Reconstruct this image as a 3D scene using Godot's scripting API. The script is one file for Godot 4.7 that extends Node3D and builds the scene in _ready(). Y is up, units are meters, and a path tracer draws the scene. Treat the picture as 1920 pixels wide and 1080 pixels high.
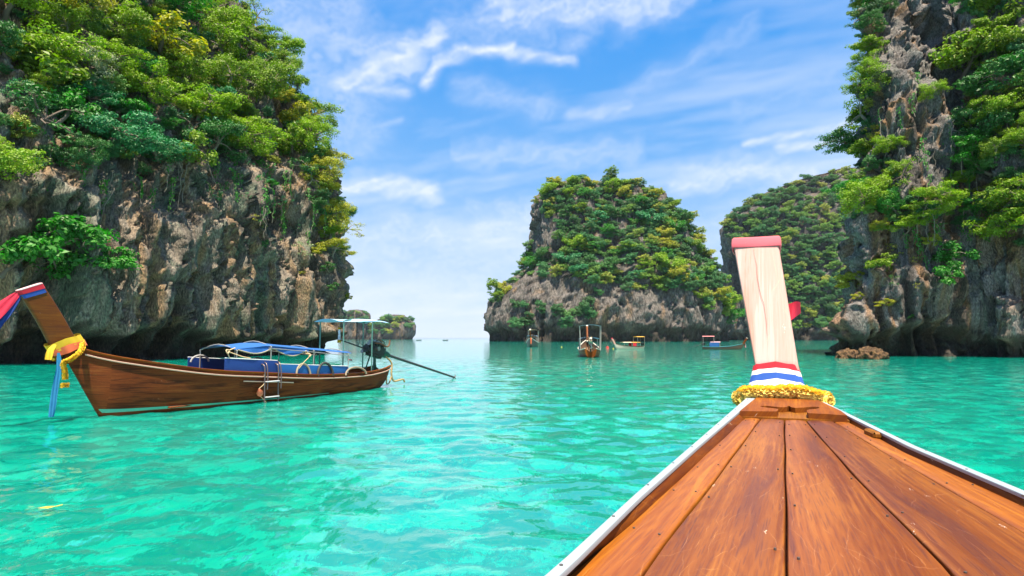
extends Node3D
# Limestone bay with moored longtail boats, seen from the bow deck of another longtail.

const EYE := Vector3(0, 2.0, 0)
const FOCAL := 1100.0
var pitch := atan(95.0 / 1100.0)
var mats := {}
var rng := RandomNumberGenerator.new()
var SUN := Vector3.ZERO


# ---------- camera, sky, sun ----------
func _ready() -> void:
	rng.seed = 11
	var cam := Camera3D.new()
	cam.name = "camera"
	cam.fov = rad_to_deg(2.0 * atan(540.0 / FOCAL))
	cam.far = 12000.0
	cam.near = 0.05
	cam.position = EYE
	cam.rotation.x = pitch
	add_child(cam)
	var az := deg_to_rad(176.0)
	var el := deg_to_rad(71.0)
	SUN = Vector3(sin(az) * cos(el), sin(el), -cos(az) * cos(el))
	var sun := DirectionalLight3D.new()
	sun.name = "sun"
	sun.light_energy = 1.6
	sun.light_color = Color(1.0, 0.94, 0.84)
	sun.light_angular_distance = 0.5
	sun.shadow_enabled = true
	add_child(sun)
	sun.look_at_from_position(SUN * 100.0, Vector3.ZERO)
	var env := Environment.new()
	env.background_mode = Environment.BG_SKY
	env.tonemap_mode = Environment.TONE_MAPPER_LINEAR
	env.tonemap_exposure = 2.55
	env.fog_enabled = true
	env.fog_density = 0.00003
	env.fog_light_color = Color(0.86, 0.92, 1.0)
	env.sdfgi_enabled = true
	env.ssao_enabled = true
	env.ssil_enabled = true
	env.sky = Sky.new()
	var pano := PanoramaSkyMaterial.new()
	pano.panorama = ImageTexture.create_from_image(paint_sky())
	env.sky.sky_material = pano
	env.background_energy_multiplier = 0.46
	var we := WorldEnvironment.new()
	we.name = "world"
	we.environment = env
	add_child(we)
	build_all()


# ---------- small helpers ----------
func px(x: float, y: float) -> Vector3:
	var r := Vector3((x - 960.0) / FOCAL, (540.0 - y) / FOCAL, -1.0)
	return r.rotated(Vector3.RIGHT, pitch)

func at(x: float, y: float, depth: float) -> Vector3:
	return EYE + px(x, y) * depth

func to_px(p: Vector3) -> Vector3:
	var q := (p - EYE).rotated(Vector3.RIGHT, -pitch)
	if q.z > -0.1:
		return Vector3(-1e6, -1e6, 1e6)
	return Vector3(960.0 + FOCAL * q.x / -q.z, 540.0 - FOCAL * q.y / -q.z, -q.z)

func noise(seed_: int, freq: float, oct := 4, type := FastNoiseLite.TYPE_SIMPLEX_SMOOTH, fractal := FastNoiseLite.FRACTAL_FBM) -> FastNoiseLite:
	var n := FastNoiseLite.new()
	n.seed = seed_
	n.frequency = freq
	n.noise_type = type
	n.fractal_type = fractal if oct > 1 else FastNoiseLite.FRACTAL_NONE
	n.fractal_octaves = oct
	return n

func lin(r: float, g: float, b: float) -> Color:
	return Color(r, g, b).linear_to_srgb()

func mat(key: String, c: Color, rough := 0.8, metal := 0.0) -> StandardMaterial3D:
	if mats.has(key):
		return mats[key]
	var m := StandardMaterial3D.new()
	m.resource_name = key
	m.albedo_color = c.linear_to_srgb()
	m.roughness = rough
	m.metallic = metal
	mats[key] = m
	return m

func tag(o: Node, label: String, category: String, group := "") -> Node:
	o.set_meta("label", label)
	o.set_meta("category", category)
	if group:
		o.set_meta("group", group)
	return o

func thing(called: String, label: String, category: String, where := Vector3.ZERO, turn := 0.0, group := "") -> Node3D:
	var o := Node3D.new()
	o.name = numbered(called)
	add_child(o)
	o.position = where
	o.rotation.y = turn
	tag(o, label, category, group)
	return o

var used := {}
func numbered(n: String) -> String:
	used[n] = used.get(n, -1) + 1
	return n if used[n] == 0 else "%s_%03d" % [n, used[n]]

func put(called: String, mesh: Mesh, m: Material, parent: Node = self, pos := Vector3.ZERO) -> MeshInstance3D:
	var o := MeshInstance3D.new()
	if parent == self:
		o.name = numbered(called)
	else:
		var k := called
		var i := 0
		while parent.has_node(NodePath(k)):
			i += 1
			k = "%s_%03d" % [called, i]
		o.name = k
	o.mesh = mesh
	if m:
		o.material_override = m
	o.position = pos
	parent.add_child(o)
	return o

func stuff(o: Node) -> Node:
	o.set_meta("kind", "stuff")
	return o

func structure(o: Node) -> Node:
	o.set_meta("kind", "structure")
	return o


# ---------- mesh building ----------
class MB:
	var v := PackedVector3Array()
	var n := PackedVector3Array()
	var u := PackedVector2Array()
	var c := PackedColorArray()
	var i := PackedInt32Array()

	func vert(p: Vector3, nn := Vector3.UP, uv := Vector2.ZERO, col := Color.WHITE) -> int:
		v.append(p); n.append(nn); u.append(uv); c.append(col)
		return v.size() - 1

	func tri(a: Vector3, b: Vector3, d: Vector3, col := Color.WHITE) -> void:
		var nn := (d - a).cross(b - a).normalized()
		var k := v.size()
		v.append(a); v.append(b); v.append(d)
		for q in 3:
			n.append(nn); u.append(Vector2(v[k + q].x, v[k + q].z)); c.append(col); i.append(k + q)

	# corners clockwise seen from the front
	func quad(a: Vector3, b: Vector3, d: Vector3, e: Vector3, col := Color.WHITE, uvs := []) -> void:
		var nn := (e - a).cross(b - a) + (d - e).cross(d - b)
		nn = ((d - a).cross(b - a) + (e - a).cross(d - a)).normalized()
		var k := v.size()
		v.append(a); v.append(b); v.append(d); v.append(e)
		for q in 4:
			n.append(nn); c.append(col)
		if uvs.size() == 4:
			for q in 4: u.append(uvs[q])
		else:
			u.append(Vector2(0, 0)); u.append(Vector2((b - a).length(), 0)); u.append(Vector2((b - a).length(), (d - b).length())); u.append(Vector2(0, (d - b).length()))
		i.append_array(PackedInt32Array([k, k + 1, k + 2, k, k + 2, k + 3]))

	# a box with chamfered edges, t places it
	func box(t: Transform3D, s: Vector3, ch := 0.01, col := Color.WHITE) -> void:
		var h := s * 0.5
		ch = minf(ch, minf(h.x, minf(h.y, h.z)) * 0.6)
		for ax in 3:
			for sg: float in [-1.0, 1.0]:
				var e0 := Vector3.ZERO; e0[ax] = sg
				var a1 := (ax + 1) % 3; var a2 := (ax + 2) % 3
				var p := []
				for k: Array in [[-1, -1], [1, -1], [1, 1], [-1, 1]]:
					var q := Vector3.ZERO
					q[ax] = sg * h[ax]; q[a1] = k[0] * (h[a1] - ch); q[a2] = k[1] * (h[a2] - ch)
					p.append(t * q)
				if sg > 0: quad(p[3], p[2], p[1], p[0], col)
				else: quad(p[0], p[1], p[2], p[3], col)
		for ax in 3:
			var a1 := (ax + 1) % 3; var a2 := (ax + 2) % 3
			for s1: float in [-1.0, 1.0]:
				for s2: float in [-1.0, 1.0]:
					var p := []
					for k: Array in [[-1, 0], [1, 0], [1, 1], [-1, 1]]:
						var q := Vector3.ZERO
						q[ax] = k[0] * (h[ax] - ch)
						q[a1] = s1 * (h[a1] - (ch if k[1] == 1 else 0.0))
						q[a2] = s2 * (h[a2] - (ch if k[1] == 0 else 0.0))
						p.append(t * q)
					if s1 * s2 > 0: quad(p[0], p[1], p[2], p[3], col)
					else: quad(p[3], p[2], p[1], p[0], col)

	# swept tube; r a number or one radius per point
	func tube(pts: Array, r, sides := 8, caps := true, col := Color.WHITE) -> void:
		var m := pts.size()
		var ref := Vector3.UP
		var start := v.size()
		var along := 0.0
		for k in m:
			var d: Vector3 = (pts[mini(k + 1, m - 1)] - pts[maxi(k - 1, 0)]).normalized()
			if k == 0 and absf(d.dot(ref)) > 0.9: ref = Vector3.RIGHT
			var x := d.cross(ref).normalized()
			var y := x.cross(d).normalized()
			ref = y
			var rr: float = r[k] if r is Array else r
			if k > 0: along += (pts[k] - pts[k - 1]).length()
			for s in sides + 1:
				var a := TAU * s / sides
				var o := x * cos(a) + y * sin(a)
				vert(pts[k] + o * rr, o, Vector2(float(s) / sides, along), col)
		for k in m - 1:
			for s in sides:
				var a := start + k * (sides + 1) + s
				var b := a + sides + 1
				i.append_array(PackedInt32Array([a, a + 1, b + 1, a, b + 1, b]))
		if caps:
			for e: int in [0, m - 1]:
				var d: Vector3 = (pts[0] - pts[1]).normalized() if e == 0 else (pts[m - 1] - pts[m - 2]).normalized()
				var cc := vert(pts[e], d, Vector2.ZERO, col)
				for s in sides:
					var a := start + e * (sides + 1) + s
					var p := vert(v[a], d, Vector2.ZERO, col)
					var q := vert(v[a + 1], d, Vector2.ZERO, col)
					i.append_array(PackedInt32Array([cc, q, p] if e == 0 else [cc, p, q]))

	# rows of points joined into a smooth sheet; outside on the side of (across x along)
	func sheet(rows: Array, closed := false, flip := false, col := Color.WHITE, uvscale := Vector2(1, 1)) -> void:
		var start := v.size()
		var w: int = rows[0].size()
		for r in rows.size():
			var acc := 0.0
			for k in w:
				var kl := k - 1
				var kr := k + 1
				if closed:
					kl = (k - 1 + w - 1) % (w - 1); kr = (k + 1) % (w - 1) if k < w - 1 else 1
				var a: Vector3 = rows[r][mini(kr, w - 1)] - rows[r][maxi(kl, 0)]
				var b: Vector3 = rows[mini(r + 1, rows.size() - 1)][k] - rows[maxi(r - 1, 0)][k]
				var nn := a.cross(b).normalized()
				if nn == Vector3.ZERO: nn = Vector3.UP
				if k > 0: acc += (rows[r][k] - rows[r][k - 1]).length()
				vert(rows[r][k], -nn if flip else nn, Vector2(acc, r) * uvscale, col)
		for r in rows.size() - 1:
			for k in w - 1:
				var a := start + r * w + k
				var b := a + w
				if flip: i.append_array(PackedInt32Array([a, a + 1, b + 1, a, b + 1, b]))
				else: i.append_array(PackedInt32Array([a, b + 1, a + 1, a, b, b + 1]))

	func mesh(with_color := false) -> ArrayMesh:
		var arr := []
		arr.resize(Mesh.ARRAY_MAX)
		arr[Mesh.ARRAY_VERTEX] = v
		arr[Mesh.ARRAY_NORMAL] = n
		arr[Mesh.ARRAY_TEX_UV] = u
		if with_color: arr[Mesh.ARRAY_COLOR] = c
		arr[Mesh.ARRAY_INDEX] = i
		var m := ArrayMesh.new()
		m.add_surface_from_arrays(Mesh.PRIMITIVE_TRIANGLES, arr)
		return m


static func smooth(a: float, b: float, x: float) -> float:
	var t := clampf((x - a) / (b - a), 0.0, 1.0)
	return t * t * (3.0 - 2.0 * t)

# value of a list of [x, y] pairs at x
static func curve(pts: Array, x: float) -> float:
	if (x - pts[0][0]) * (pts[-1][0] - pts[0][0]) <= 0: return pts[0][1]
	for k in pts.size() - 1:
		var a: float = pts[k][0]; var b: float = pts[k + 1][0]
		if (x - a) * (x - b) <= 0:
			return lerpf(pts[k][1], pts[k + 1][1], (x - a) / (b - a))
	return pts[-1][1]

static func spline(pts: Array, per := 6) -> Array:
	var out := []
	for k in pts.size() - 1:
		var p0: Vector3 = pts[maxi(k - 1, 0)]
		var p3: Vector3 = pts[mini(k + 2, pts.size() - 1)]
		for j in per:
			out.append((pts[k] as Vector3).cubic_interpolate(pts[k + 1], p0, p3, float(j) / per))
	out.append(pts[-1])
	return out


# ---------- sky: blue air with cirrus ----------
func paint_sky() -> Image:
	var w := 2048
	var h := 1024
	var n1 := noise(5, 0.9, 5)
	var n2 := noise(6, 0.28, 3)
	var n3 := noise(7, 1.0, 5)
	var dirs := []
	var den := PackedFloat32Array()
	den.resize(w * h)
	var half := h / 2
	# wisps that stand out: points (as seen), half width in degrees, density
	var strokes := [
		[[Vector2(650, 150), Vector2(720, 130), Vector2(805, 75)], 1.0, 1.0], [[Vector2(690, 165), Vector2(750, 170)], 0.7, 0.7], [[Vector2(720, 125), Vector2(770, 95)], 1.5, 0.8],
		[[Vector2(800, 150), Vector2(825, 115), Vector2(870, 97), Vector2(950, 92)], 0.55, 1.0], [[Vector2(965, 100), Vector2(1060, 110)], 0.5, 0.85],
		[[Vector2(640, 350), Vector2(720, 345), Vector2(800, 362)], 1.0, 0.95], [[Vector2(560, 60), Vector2(640, 75), Vector2(720, 90)], 1.6, 0.6],
		[[Vector2(1410, 268), Vector2(1480, 255), Vector2(1590, 230)], 0.4, 0.75], [[Vector2(1480, 275), Vector2(1590, 255)], 0.5, 0.8], [[Vector2(1280, 350), Vector2(1330, 325), Vector2(1400, 320), Vector2(1500, 330)], 1.5, 0.7],
		[[Vector2(950, 10), Vector2(1080, 20), Vector2(1230, -10)], 2.0, 0.75], [[Vector2(1080, 215), Vector2(1165, 205)], 0.6, 0.5], [[Vector2(890, 170), Vector2(1010, 195)], 1.2, 0.35],
		[[Vector2(900, 290), Vector2(1150, 285)], 1.2, 0.4], [[Vector2(660, 450), Vector2(820, 440), Vector2(1000, 420)], 2.2, 0.55], [[Vector2(700, 480), Vector2(730, 500)], 0.7, 0.4], [[Vector2(1210, 160), Vector2(1380, 60)], 1.0, 0.28],
		[[Vector2(660, 250), Vector2(740, 230)], 0.3, 0.4], [[Vector2(1300, 440), Vector2(1420, 400)], 1.6, 0.4],
		[[Vector2(560, 120), Vector2(640, 160), Vector2(660, 240)], 3.0, 0.4], [[Vector2(700, 560), Vector2(860, 500), Vector2(960, 470)], 3.0, 0.4], [[Vector2(520, 10), Vector2(640, 20)], 2.5, 0.45], [[Vector2(860, 50), Vector2(1000, 60)], 1.8, 0.35], [[Vector2(1420, 200), Vector2(1600, 130)], 1.4, 0.25],
	]
	for s: Array in strokes:
		var q := []
		for p: Vector2 in s[0]:
			var d := px(p.x, p.y).normalized()
			q.append(Vector2(rad_to_deg(atan2(d.x, -d.z)), rad_to_deg(asin(d.y))))
		for k in q.size() - 1:
			var a: Vector2 = q[k]
			var b: Vector2 = q[k + 1]
			var wd: float = s[1]
			var m := wd * 2.6
			var x0 := int((minf(a.x, b.x) - m) * w / 360.0)
			var x1 := int((maxf(a.x, b.x) + m) * w / 360.0)
			var y0 := clampi(int((90.0 - maxf(a.y, b.y) - m) * h / 180.0), 0, half - 1)
			var y1 := clampi(int((90.0 - minf(a.y, b.y) + m) * h / 180.0), 0, half - 1)
			for y in range(y0, y1 + 1):
				for x in range(x0, x1 + 1):
					var p := Vector2((x + 0.5) * 360.0 / w, 90.0 - (y + 0.5) * 180.0 / h)
					p += Vector2(n3.get_noise_2d(p.x * 0.2, p.y * 0.35), n3.get_noise_2d(p.x * 0.2 + 50, p.y * 0.35)) * wd * 0.9
					var t := clampf((p - a).dot(b - a) / (b - a).length_squared(), -0.15, 1.15)
					var dd := (p - a - (b - a) * t).length() / wd
					var f: float = exp(-dd * dd * 0.9) * s[2] * 0.8 * (0.85 + 0.6 * n3.get_noise_2d(p.x * 0.2 + p.y * 0.1, p.y * 1.5 - p.x * 0.5))
					var at_ := y * w + posmod(x, w)
					if f > den[at_]: den[at_] = f
	var data := PackedFloat32Array()
	data.resize(w * h * 3)
	var zen := Vector3(0.012, 0.27, 0.78)
	var mid := Vector3(0.14, 0.42, 0.84)
	var low := Vector3(0.42, 0.62, 0.88)
	for y in half:
		var el := (0.5 - (y + 0.5) / h) * PI
		var se := sin(el)
		var ce := cos(el)
		var base := mid.lerp(zen, smooth(0.15, 0.6, se))
		base = low.lerp(base, smooth(0.0, 0.24, se))
		for x in w:
			var a := (x + 0.5) / w * TAU
			var d := Vector3(sin(a) * ce, se, -cos(a) * ce)
			var k := 1.0 / (se + 0.16)
			var qx := d.x * k
			var qz := d.z * k
			var v1 := n1.get_noise_2d(qx * 0.8 + qz * 0.6, (qz - qx * 0.5) * 3.2) + 0.35 * n3.get_noise_2d(qx * 3.0 + qz * 2.0, (qz - qx * 0.5) * 11.0)
			var v2 := n2.get_noise_2d(qx * 2.0 + 9.0, qz * 2.0)
			var veil := clampf(0.22 + v2 * 0.75 + v1 * 0.5, 0.0, 0.85)
			veil *= lerpf(0.75, 0.62, smooth(0.05, 0.5, se))
			var glow := pow(maxf(0.0, d.dot(SUN)), 6.0)
			veil = maxf(veil, den[y * w + x] * 0.95 + veil * 0.3)
			veil = 1.0 - (1.0 - minf(veil, 1.0)) * (1.0 - 0.62 * exp(-se * 7.0))
			var c := base.lerp(Vector3(0.86, 0.9, 0.97), clampf(veil, 0, 1))
			c += Vector3(0.5, 0.45, 0.45) * glow
			var o := (y * w + x) * 3
			data[o] = c.x; data[o + 1] = c.y; data[o + 2] = c.z
	for o in range(half * w * 3, w * h * 3, 3):
		data[o] = 0.25; data[o + 1] = 0.45; data[o + 2] = 0.55
	return Image.create_from_data(w, h, false, Image.FORMAT_RGBF, data.to_byte_array())


# ---------- sea ----------
func wave_maps(size: int) -> Array:
	# a tile of small ripples: normal map and its height
	var n := noise(21, 1.0 / 120.0, 4)
	n.domain_warp_enabled = true
	n.domain_warp_amplitude = 26.0
	n.domain_warp_frequency = 1.0 / 90.0
	var im := n.get_seamless_image(size, size / 2)
	im.resize(size, size, Image.INTERPOLATE_CUBIC)
	im.convert(Image.FORMAT_RGB8)
	var nm := im.duplicate()
	nm.bump_map_to_normal_map(9.0)
	return [ImageTexture.create_from_image(nm), ImageTexture.create_from_image(im)]

func build_sea() -> void:
	var wn := noise(31, 1.0, 2)
	wn.domain_warp_enabled = true
	wn.domain_warp_amplitude = 0.7
	wn.domain_warp_frequency = 0.5
	var wn2 := noise(32, 1.0, 2)
	var mb := MB.new()
	var dists := [-60.0, -30.0, -12.0, -4.0, 0.0, 1.5, 2.6]
	var d := 3.2
	while d < 9000.0:
		dists.append(d)
		d *= 1.011 if d < 60 else (1.018 if d < 300.0 else 1.06)
	var w := 520
	for r in dists.size():
		var z: float = dists[r]
		var span := maxf(absf(z), 3.0) * 1.25 + 6.0
		var cell := maxf(2.0 * span / w, absf(z) * 0.011)
		var f1 := smooth(0.9, 0.35, cell)
		var f2 := smooth(0.4, 0.12, cell)
		for k in w + 1:
			var t := float(k) / w * 2.0 - 1.0
			var x := span * t
			if absf(t) > 0.96: x = span * t * (1.0 + (absf(t) - 0.96) * 60.0)
			var y := 0.0
			if f1 > 0: y += f1 * 0.055 * wn.get_noise_2d(x * 0.42 + z * 0.1, z * 0.75 - x * 0.12)
			if f2 > 0: y += f2 * 0.022 * wn2.get_noise_2d(x * 1.1, z * 1.9 + x * 0.3)
			mb.vert(Vector3(x, y, -z), Vector3.UP, Vector2(x, -z))
	var rows := dists.size()
	for r in rows:
		for k in w + 1:
			var o := r * (w + 1) + k
			var a := mb.v[r * (w + 1) + mini(k + 1, w)] - mb.v[r * (w + 1) + maxi(k - 1, 0)]
			var b := mb.v[mini(r + 1, rows - 1) * (w + 1) + k] - mb.v[maxi(r - 1, 0) * (w + 1) + k]
			mb.n[o] = a.cross(b).normalized()
			if r < rows - 1 and k < w:
				mb.i.append_array(PackedInt32Array([o, o + w + 1, o + w + 2, o, o + w + 2, o + 1]))
	var m := StandardMaterial3D.new()
	m.resource_name = "sea_water"
	m.albedo_color = Color(lin(0.0, 0.88, 0.69), WATER_ALPHA)
	m.roughness = 0.03
	m.refraction_enabled = true
	m.refraction_scale = 0.13
	m.metallic_specular = 1.0
	m.normal_enabled = true
	var maps := wave_maps(1024)
	m.normal_texture = maps[0]
	m.normal_scale = 0.34
	m.uv1_scale = Vector3(0.2, 0.2, 1)
	var sea := put("sea", mb.mesh(), m)
	structure(sea)
	build_seabed()

const WATER_ALPHA := 0.22

func build_seabed() -> void:
	var mb := MB.new()
	var nz := noise(41, 0.09, 3)
	var dists := [-60.0, -20.0, -5.0]
	var d := 0.0
	while d < 9000.0:
		dists.append(d)
		d += maxf(0.35, d * 0.04)
	var w := 160
	for z: float in dists:
		var span := maxf(absf(z), 4.0) * 1.3 + 8.0
		for k in w + 1:
			var t := float(k) / w * 2.0 - 1.0
			var x := span * t
			var depth := 2.3 + 0.5 * nz.get_noise_2d(x, z) + smooth(40.0, 300.0, absf(z)) * 8.0
			mb.vert(Vector3(x, -depth, -z), Vector3.UP, Vector2(x, -z))
	for r in dists.size() - 1:
		for k in w:
			var o := r * (w + 1) + k
			mb.i.append_array(PackedInt32Array([o, o + w + 1, o + w + 2, o, o + w + 2, o + 1]))
	var m := StandardMaterial3D.new()
	m.resource_name = "sand"
	m.roughness = 1.0
	var im := noise(43, 1.0 / 70.0, 4).get_seamless_image(512, 512)
	im.convert(Image.FORMAT_RGB8)
	for y in 512:
		for x in 512:
			var v := im.get_pixel(x, y).r
			var s := smooth(0.44, 0.58, v)
			im.set_pixel(x, y, Color(0.05, 0.2, 0.17).lerp(Color(0.95, 0.97, 0.9), s))
	m.albedo_texture = ImageTexture.create_from_image(im)
	m.uv1_scale = Vector3(0.12, 0.12, 1)
	structure(put("seabed", mb.mesh(), m))


# ---------- limestone ----------
var rock_tex: ImageTexture
var rock_height: ImageTexture

func rock_maps() -> void:
	var s := 1024
	var fine := noise(51, 1.0 / 40.0, 5).get_seamless_image(s, s)
	var cell := noise(52, 1.0 / 110.0, 2, FastNoiseLite.TYPE_CELLULAR)
	cell.cellular_return_type = FastNoiseLite.RETURN_DISTANCE2_SUB
	cell.cellular_jitter = 1.0
	cell.domain_warp_enabled = true
	cell.domain_warp_amplitude = 30.0
	cell.domain_warp_frequency = 1.0 / 60.0
	var cracks := cell.get_seamless_image(s, s / 2)
	cracks.resize(s, s, Image.INTERPOLATE_CUBIC)
	var tiny := noise(53, 1.0 / 7.0, 2).get_seamless_image(s, s)
	for im: Image in [fine, cracks, tiny]:
		im.convert(Image.FORMAT_L8)
	var a := fine.get_data()
	var b := cracks.get_data()
	var t := tiny.get_data()
	var col := PackedByteArray()
	var hei := PackedByteArray()
	col.resize(s * s * 3)
	hei.resize(s * s)
	for k in s * s:
		var f := a[k] / 255.0
		var c := smooth(0.0, 0.16, b[k] / 255.0)
		var g := t[k] / 255.0
		hei[k] = int(clampf((0.25 + 0.55 * f) * (0.45 + 0.55 * c) + 0.2 * g, 0, 1) * 255)
		var v := clampf(0.48 + 0.75 * (f - 0.5) + 0.34 * (g - 0.5), 0.08, 1.0) * (0.66 + 0.34 * c) + 0.16
		col[k * 3] = int(clampf(v * 1.03, 0, 1) * 255)
		col[k * 3 + 1] = int(clampf(v, 0, 1) * 255)
		col[k * 3 + 2] = int(clampf(v * 0.96, 0, 1) * 255)
	rock_tex = ImageTexture.create_from_image(Image.create_from_data(s, s, false, Image.FORMAT_RGB8, col))
	rock_height = ImageTexture.create_from_image(Image.create_from_data(s, s, false, Image.FORMAT_L8, hei))

func rock_mat(key: String, tile: float, relief: float) -> StandardMaterial3D:
	if mats.has(key): return mats[key]
	var m := mat(key, Color.WHITE, 0.9)
	m.albedo_texture = rock_tex
	m.vertex_color_use_as_albedo = true
	m.uv1_triplanar = true
	m.uv1_world_triplanar = true
	m.uv1_scale = Vector3(1.0 / tile, 0.42 / tile, 1.0 / tile)
	m.heightmap_enabled = true
	m.heightmap_texture = rock_height
	m.heightmap_scale = relief
	return m

# points of a rock face that can be looked up by where they are seen
class Face:
	var v := PackedVector3Array()
	var n := PackedVector3Array()
	var cells := {}
	var base := Vector3.ZERO

# levels: [height, [Vector2(x, z) ...]]; fine: samples of each side of the outline
func loft(called: String, levels: Array, fine: Array, heights: Array, S: float, o: Dictionary) -> Face:
	var sd: int = o.seed
	var big := noise(sd, 1.0 / (15.0 * S), 3)
	var flute := noise(sd + 1, 1.0 / (4.5 * S), 3, FastNoiseLite.TYPE_SIMPLEX_SMOOTH, FastNoiseLite.FRACTAL_RIDGED)
	var block := noise(sd + 2, 1.0 / (4.2 * S), 1, FastNoiseLite.TYPE_CELLULAR)
	block.cellular_return_type = FastNoiseLite.RETURN_CELL_VALUE
	block.domain_warp_enabled = true
	block.domain_warp_amplitude = 1.6 * S
	block.domain_warp_frequency = 1.0 / (5.0 * S)
	var crack := noise(sd + 6, 1.0 / (3.6 * S), 1, FastNoiseLite.TYPE_CELLULAR)
	crack.cellular_return_type = FastNoiseLite.RETURN_DISTANCE2_SUB
	crack.domain_warp_enabled = true
	crack.domain_warp_amplitude = 1.8 * S
	crack.domain_warp_frequency = 1.0 / (4.0 * S)
	var small := noise(sd + 3, 1.0 / (1.5 * S), 3)
	var tone := noise(sd + 4, 1.0 / (7.0 * S), 3)
	var streak := noise(sd + 5, 1.0 / (1.9 * S), 3)
	var K: int = levels[0][1].size()
	var us := []
	for k in K:
		for j in int(fine[k]): us.append(k + float(j) / fine[k])
	us.append(float(K))
	var W := us.size()
	var P := PackedVector3Array()
	var U := PackedVector2Array()
	var L := levels.size()
	for h: float in heights:
		var li := 0
		while li < L - 2 and h > levels[li + 1][0]: li += 1
		var t := clampf((h - levels[li][0]) / (levels[li + 1][0] - levels[li][0]), 0, 1)
		var pts := []
		for k in K:
			pts.append((levels[li][1][k] as Vector2).lerp(levels[li + 1][1][k], t))
		for u: float in us:
			var k := int(u) % K
			var q: Vector2 = (pts[k] as Vector2).cubic_interpolate(pts[(k + 1) % K], pts[(k + K - 1) % K], pts[(k + 2) % K], u - int(u))
			P.append(Vector3(q.x, h, q.y))
	var R := heights.size()
	var N := grid_normals(P, W, R)
	var D := PackedVector3Array()
	D.resize(P.size())
	var C := PackedColorArray()
	C.resize(P.size())
	var amp: Array = o.amp
	var grey: Color = o.get("grey", Color(0.24, 0.235, 0.24))
	var dark: Color = o.get("dark", Color(0.085, 0.085, 0.085))
	var ochre: Color = o.get("ochre", Color(0.36, 0.22, 0.10))
	var green: Color = o.get("green", Color(0.10, 0.17, 0.12))
	var notch: float = o.notch
	var notch_h: float = o.notch_h
	for k in P.size():
		var p := P[k]
		var n := N[k]
		var y := p.y
		var ang: float = o.get("dip", 0.25)
		var qy := y + p.x * ang
		var f := flute.get_noise_3d(p.x, qy * 0.16, p.z)
		var b := block.get_noise_3d(p.x, qy * 0.6, p.z)
		var cr := crack.get_noise_3d(p.x * 1.1, qy * 0.55, p.z * 1.1)
		var g := big.get_noise_3d(p.x, y * 0.8, p.z)
		var sm := small.get_noise_3dv(p)
		var l := fposmod(qy / (6.5 * S) + g * 1.2, 1.0)
		var d: float = S * (amp[0] * g + amp[1] * f + amp[2] * b + amp[3] * sm + amp[4] * (l - 0.5) - amp[5] * smooth(0.22, 0.0, cr + 1.0 if cr < -0.5 else cr))
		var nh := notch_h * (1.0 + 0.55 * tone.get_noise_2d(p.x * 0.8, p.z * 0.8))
		d -= notch * (1.0 - smooth(nh * 0.65, nh, y)) * (0.8 + 0.9 * g)
		D[k] = p + Vector3(n.x, n.y * 0.35, n.z) * d
		var tn := tone.get_noise_3d(p.x, y * 0.5, p.z)
		var st := streak.get_noise_3d(p.x, qy * 0.07, p.z)
		var s2 := streak.get_noise_3d(p.x + 70.0, qy * 0.05, p.z)
		var c := dark.lerp(grey, clampf(0.6 + tn * 0.9 + b * 0.25 + sm * 0.2, 0, 1))
		c = c.lerp(ochre, smooth(0.14, 0.3, st + tn * 0.35 + float(o.get("ochre_more", 0.0))) * (0.7 + sm * 0.25))
		c = c.lerp(green, smooth(0.12, 0.34, -st + sm * 0.35) * float(o.get("moss", 0.5)))
		c = c.lerp(grey * 1.25, smooth(0.16, 0.34, s2 + sm * 0.1) * 0.5)
		c = c.lerp(dark * 0.6, smooth(0.16, 0.34, -s2 - tn * 0.15 + sm * 0.12) * 0.8)
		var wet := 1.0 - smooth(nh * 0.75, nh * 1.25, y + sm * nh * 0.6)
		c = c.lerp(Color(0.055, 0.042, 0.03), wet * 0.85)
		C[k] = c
	N = grid_normals(D, W, R)
	var mb := MB.new()
	mb.v = D
	mb.n = N
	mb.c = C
	mb.u.resize(D.size())
	for r in R - 1:
		for k in W - 1:
			var a := r * W + k
			mb.i.append_array(PackedInt32Array([a, a + W + 1, a + 1, a, a + W, a + W + 1]))
	# the top, closed to its middle
	var mid := Vector3.ZERO
	for k in W: mid += D[(R - 1) * W + k]
	mid = mid / W + Vector3.UP * S * 0.4
	var mi := mb.vert(mid, Vector3.UP, Vector2.ZERO, grey)
	for k in W - 1:
		mb.i.append_array(PackedInt32Array([(R - 1) * W + k, mi, (R - 1) * W + k + 1]))
	var node := put(called, mb.mesh(true), o.mat)
	structure(node)
	var face := Face.new()
	face.v = D
	face.n = N
	for k in D.size():
		if D[k].y < 0.5 or N[k].dot(EYE - D[k]) < 0: continue
		var s := to_px(D[k])
		if s.x < -300 or s.x > 2220 or s.y < -400: continue
		var key := Vector2i(floori(s.x / 12.0), floori(s.y / 12.0))
		if not face.cells.has(key): face.cells[key] = []
		face.cells[key].append(k)
	return face

func grid_normals(P: PackedVector3Array, W: int, R: int) -> PackedVector3Array:
	var N := PackedVector3Array()
	N.resize(P.size())
	for r in R:
		var r0 := maxi(r - 1, 0) * W
		var r1 := mini(r + 1, R - 1) * W
		for k in W:
			var kl := k - 1 if k > 0 else W - 2
			var kr := k + 1 if k < W - 1 else 1
			N[r * W + k] = (P[r * W + kr] - P[r * W + kl]).cross(P[r1 + k] - P[r0 + k]).normalized()
	return N

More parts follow.
